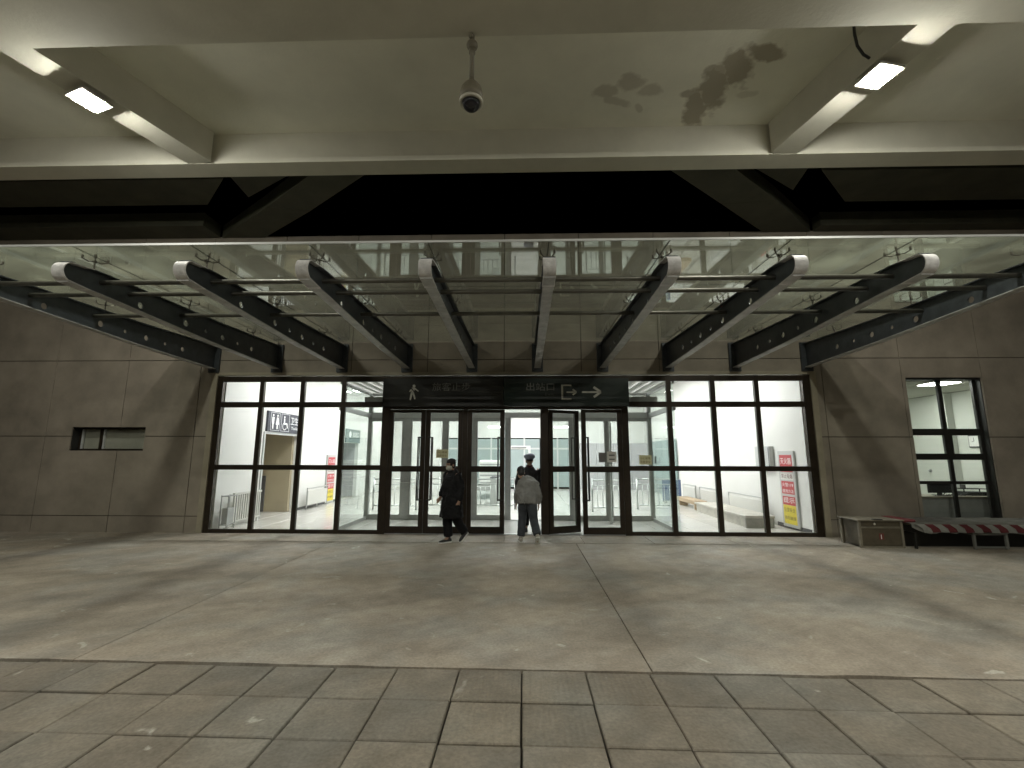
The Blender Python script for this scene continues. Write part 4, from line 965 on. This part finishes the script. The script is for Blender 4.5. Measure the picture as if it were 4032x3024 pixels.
    # shoes
    for q in 'RL':
        an, to_ = J['an'+q], J['to'+q]; d = (to_-an); d2 = (to_-an-V(0, 0, (to_-an).z))
        heel = an-(d.normalized())*.055
        dn = d.normalized(); upv = V(0, 0, 1)-dn*dn.z; upv.normalize(); sidev = dn.cross(upv)
        sh_ = NB()
        heelp = J['he'+q]; tp = J['tp'+q]    # sole heel and toe points
        ax = (tp-heelp).normalized(); sv = ax.cross(V(0, 0, 1)).normalized(); uv = sv.cross(ax).normalized()
        L = (tp-heelp).length
        def sec(u, wv, h0, h1, seg=12):
            c = heelp+ax*L*u+uv*((h0+h1)/2); return [sh_.verts.new(c+sv*wv*math.cos(2*PI*k/seg)+uv*(h1-h0)/2*math.sin(2*PI*k/seg)) for k in range(seg)]
        S_ = [sec(0, .020, .02, .07), sec(.06, .036, .012, .095), sec(.25, .040, .012, .11), sec(.45, .040, .012, .085), sec(.72, .048, .012, .065), sec(.92, .036, .012, .05), sec(1, .012, .015, .032)]
        for i in range(len(S_)-1):
            for k in range(12): sh_.faces.new((S_[i][k], S_[i][(k+1) % 12], S_[i+1][(k+1) % 12], S_[i+1][k]))
        sh_.faces.new(S_[0]); sh_.faces.new(S_[-1])
        curve_tube(sh_, [heelp+ax*L*.2+uv*.07, an+V(0, 0, .02)], [.040, .042], 10)
        so = obj('shoe', sh_, sty['shoe'], t, True, True)
        sb = NB(); out = [(0, .02), (.03, .034), (.25, .038), (.45, .037), (.72, .050), (.92, .040), (1.02, .012)]
        ring = [(u, wv) for u, wv in out]+[(u, -wv) for u, wv in out[::-1]]
        lo = [sb.verts.new(heelp+ax*L*u+sv*wv) for u, wv in ring]; hi = [sb.verts.new(heelp+ax*L*u+sv*wv*1.02+uv*.024) for u, wv in ring]
        sb.faces.new(lo); sb.faces.new(hi[::-1])
        for i in range(len(ring)): sb.faces.new((lo[i], hi[i], hi[(i+1) % len(ring)], lo[(i+1) % len(ring)]))
        s2 = obj('shoe_sole', sb, sty.get('sole', 'sole'), so, False, True)
    # hair
    bm = NB()
    if sty.get('cap'):
        h = J['head']; m_ = Matrix.Translation(h) @ R_.to_4x4() @ Matrix.Rotation(sty.get('captilt', -.1), 4, 'X')
        b2 = NB()
        pr = [(.086, .022), (.094, .050), (.124, .078), (.134, .104), (.122, .134), (.090, .156), (.045, .168), (0, .170)]
        rings = []
        for r, z in pr[:-1]: rings.append([b2.verts.new((r*.98*math.cos(2*PI*k/24), .005+r*1.06*math.sin(2*PI*k/24), z+(.016 if math.sin(2*PI*k/24) < -.5 and z > .09 else 0))) for k in range(24)])
        for i in range(len(rings)-1):
            for k in range(24): b2.faces.new((rings[i][k], rings[i][(k+1) % 24], rings[i+1][(k+1) % 24], rings[i+1][k]))
        b2.faces.new(rings[-1]); b2.faces.new(rings[0][::-1]); b2.transform(m_); obj('cap', b2, 'capm', t, True, True)
        b2 = NB(); a_ = [b2.verts.new((.085*math.cos(x_), -.005+.092*math.sin(x_), .045)) for x_ in [math.radians(205+13*k) for k in range(11)]]
        c_ = [b2.verts.new((.082*math.cos(x_), -.03+.125*math.sin(x_), .018)) for x_ in [math.radians(205+13*k) for k in range(11)]]
        for k in range(10): b2.faces.new((a_[k], a_[k+1], c_[k+1], c_[k]))
        bmesh.ops.solidify(b2, geom=b2.faces[:], thickness=.004); b2.transform(m_); obj('cap_visor', b2, 'offd', t, True, True)
        b2 = NB(); ball(b2, (0, .02, .012), .094, (.87, 1.0, .9), 14); b2.transform(Matrix.Translation(h) @ R_.to_4x4())
        bmesh.ops.bisect_plane(b2, geom=b2.verts[:]+b2.edges[:]+b2.faces[:], plane_co=h+R_ @ V(0, -.03, 0), plane_no=R_ @ V(0, -1, .25), clear_outer=True); obj('hair', b2, 'hair', t, True, True)
    else:
        b2 = NB(); ball(b2, (0, .014, .040), .099, (.87, 1.04, .99), 18); ball(b2, (0, .035, -.015), .085, (.92, .85, .9), 14); ball(b2, (0, -.035, .085), .055, (1.1, .9, .55), 12)
        for k in range(90):
            a_ = random.uniform(0, 2*PI); e_ = random.uniform(.05, 1.4); d_ = V(math.cos(a_)*math.cos(e_), math.sin(a_)*math.cos(e_)+.1, math.sin(e_))
            if d_.y < -.5 and d_.z < .6: continue
            p = V(0, .016, .035)+V(d_.x*.082, d_.y*.098, d_.z*.092); curve_tube(b2, [p, p+d_*.012+V(random.uniform(-.01, .01), .004, -.006)], [.009, .003], 5)
        b2.transform(Matrix.Translation(J['head']) @ R_.to_4x4()); o = remesh('hair', b2, 'hair', t, .006, 1)
        # clear the face
        bmc = bmesh.new(); bmc.from_mesh(o.data); inv = R_.inverted(); dl_ = [f for f in bmc.faces if (lambda p: p.y < -.055 and p.z < .045 or p.y < -.02 and p.z < -.01)(inv @ (f.calc_center_median()-J['head']))]
        bmesh.ops.delete(bmc, geom=dl_, context='FACES'); bmc.to_mesh(o.data); bmc.free()
    if sty.get('mask'):
        b2 = NB(); ball(b2, (0, -.034, -.050), .074, (.98, 1.02, .80), 18)
        bmesh.ops.bisect_plane(b2, geom=b2.verts[:]+b2.edges[:]+b2.faces[:], plane_co=V(0, -.02, 0), plane_no=V(0, 1, 0), clear_outer=True)
        b2.transform(Matrix.Translation(J['head']) @ R_.to_4x4()); obj('face_mask', b2, 'mask', t, True, True)
    return t, J

# person in black coat, walking to the left
J1 = dict(pelvis=(0, 0, .90), chest=(0, -.01, 1.22), neck=(0, -.015, 1.40), head=(0, -.045, 1.545), hrot=(.08, 0, .10),
          shR=(-.185, 0, 1.34), elR=(-.26, -.02, 1.08), wrR=(-.20, -.16, .90), shL=(.185, 0, 1.34), elL=(.26, .06, 1.08), wrL=(.25, .02, .84),
          hipR=(-.09, 0, .88), knR=(-.09, -.05, .47), anR=(-.08, -.02, .09), toR=(-.09, -.15, .03), heR=(-.08, .05, .0), tpR=(-.095, -.225, .0),
          hipL=(.09, .02, .88), knL=(.085, .06, .48), anL=(.08, .26, .18), toL=(.08, .19, .05), heL=(.08, .35, .175), tpL=(.08, .165, .005))
p1, J1v = person('person in a long black padded coat and pale face mask walking left past the doors', (-1.47, 9.40, .004), math.radians(-52), J1,
       dict(trousers='trous', jacket='coat', hem=-.40, jw=1.18, flare=.055, mask=True, shoe='shoek', leg=1.25, wr=.024, hood=True), 1.0)
bm = NB(); box(bm, -.035, .035, -.003, .003, -.022, .022); bm.transform(Matrix.Translation((-.165, -.158, 1.235)) @ Matrix.Rotation(math.radians(-25), 4, 'Z') @ Matrix.Rotation(-.25, 4, 'X')); obj('cloth_badge', bm, 'badge', p1, False, True)
# person in grey jacket walking in through the open door (seen from behind)
J2 = dict(pelvis=(-.0, .0, .86), chest=(-.03, -.10, 1.14), neck=(.04, -.20, 1.27), head=(.135, -.27, 1.385), hrot=(.35, -.10, .25),
          shR=(-.150, -.09, 1.165), elR=(-.235, -.02, .96), wrR=(-.235, -.06, .76), shL=(.125, -.11, 1.175), elL=(.205, -.05, .95), wrL=(.225, -.14, .76),
          hipR=(-.085, .01, .84), knR=(-.13, .06, .46), anR=(-.20, .24, .16), toR=(-.20, .19, .05), heR=(-.205, .33, .15), tpR=(-.19, .15, .005),
          hipL=(.085, -.01, .84), knL=(.10, -.07, .47), anL=(.13, -.03, .09), toL=(.14, -.15, .03), heL=(.125, .05, 0), tpL=(.16, -.22, 0))
p2, _ = person('person seen from behind in a pale grey jacket and jeans entering the open door', (.065, 9.52, .004), PI, J2,
       dict(trousers='jeans', jacket='jack', hem=-.09, jw=1.10, shoe='shoe', leg=1.12, wr=.024, face=True), 1.0)
# person in uniform cap in the doorway
J3 = dict(pelvis=(0, 0, .92), chest=(0, .0, 1.23), neck=(0, -.01, 1.42), head=(0, -.03, 1.545), hrot=(.15, 0, .12),
          shR=(-.19, 0, 1.35), elR=(-.275, .02, 1.08), wrR=(-.27, -.08, .86), shL=(.19, 0, 1.35), elL=(.25, .03, 1.09), wrL=(.23, -.05, .86),
          hipR=(-.09, 0, .90), knR=(-.09, -.01, .48), anR=(-.08, .02, .09), toR=(-.09, -.11, .03), heR=(-.085, .07, 0), tpR=(-.10, -.20, 0),
          hipL=(.09, 0, .90), knL=(.09, .0, .48), anL=(.08, .02, .09), toL=(.09, -.11, .03), heL=(.085, .07, 0), tpL=(.10, -.20, 0))
p3, _ = person('person in dark uniform and blue grey peaked cap standing in the open doorway', (.13, 10.90, .014), 0, J3,
       dict(trousers='trous', jacket='unif', hem=-.06, jw=1.04, cap=True, shoe='shoek', sole='offd', collar='scarf'), 1.035)
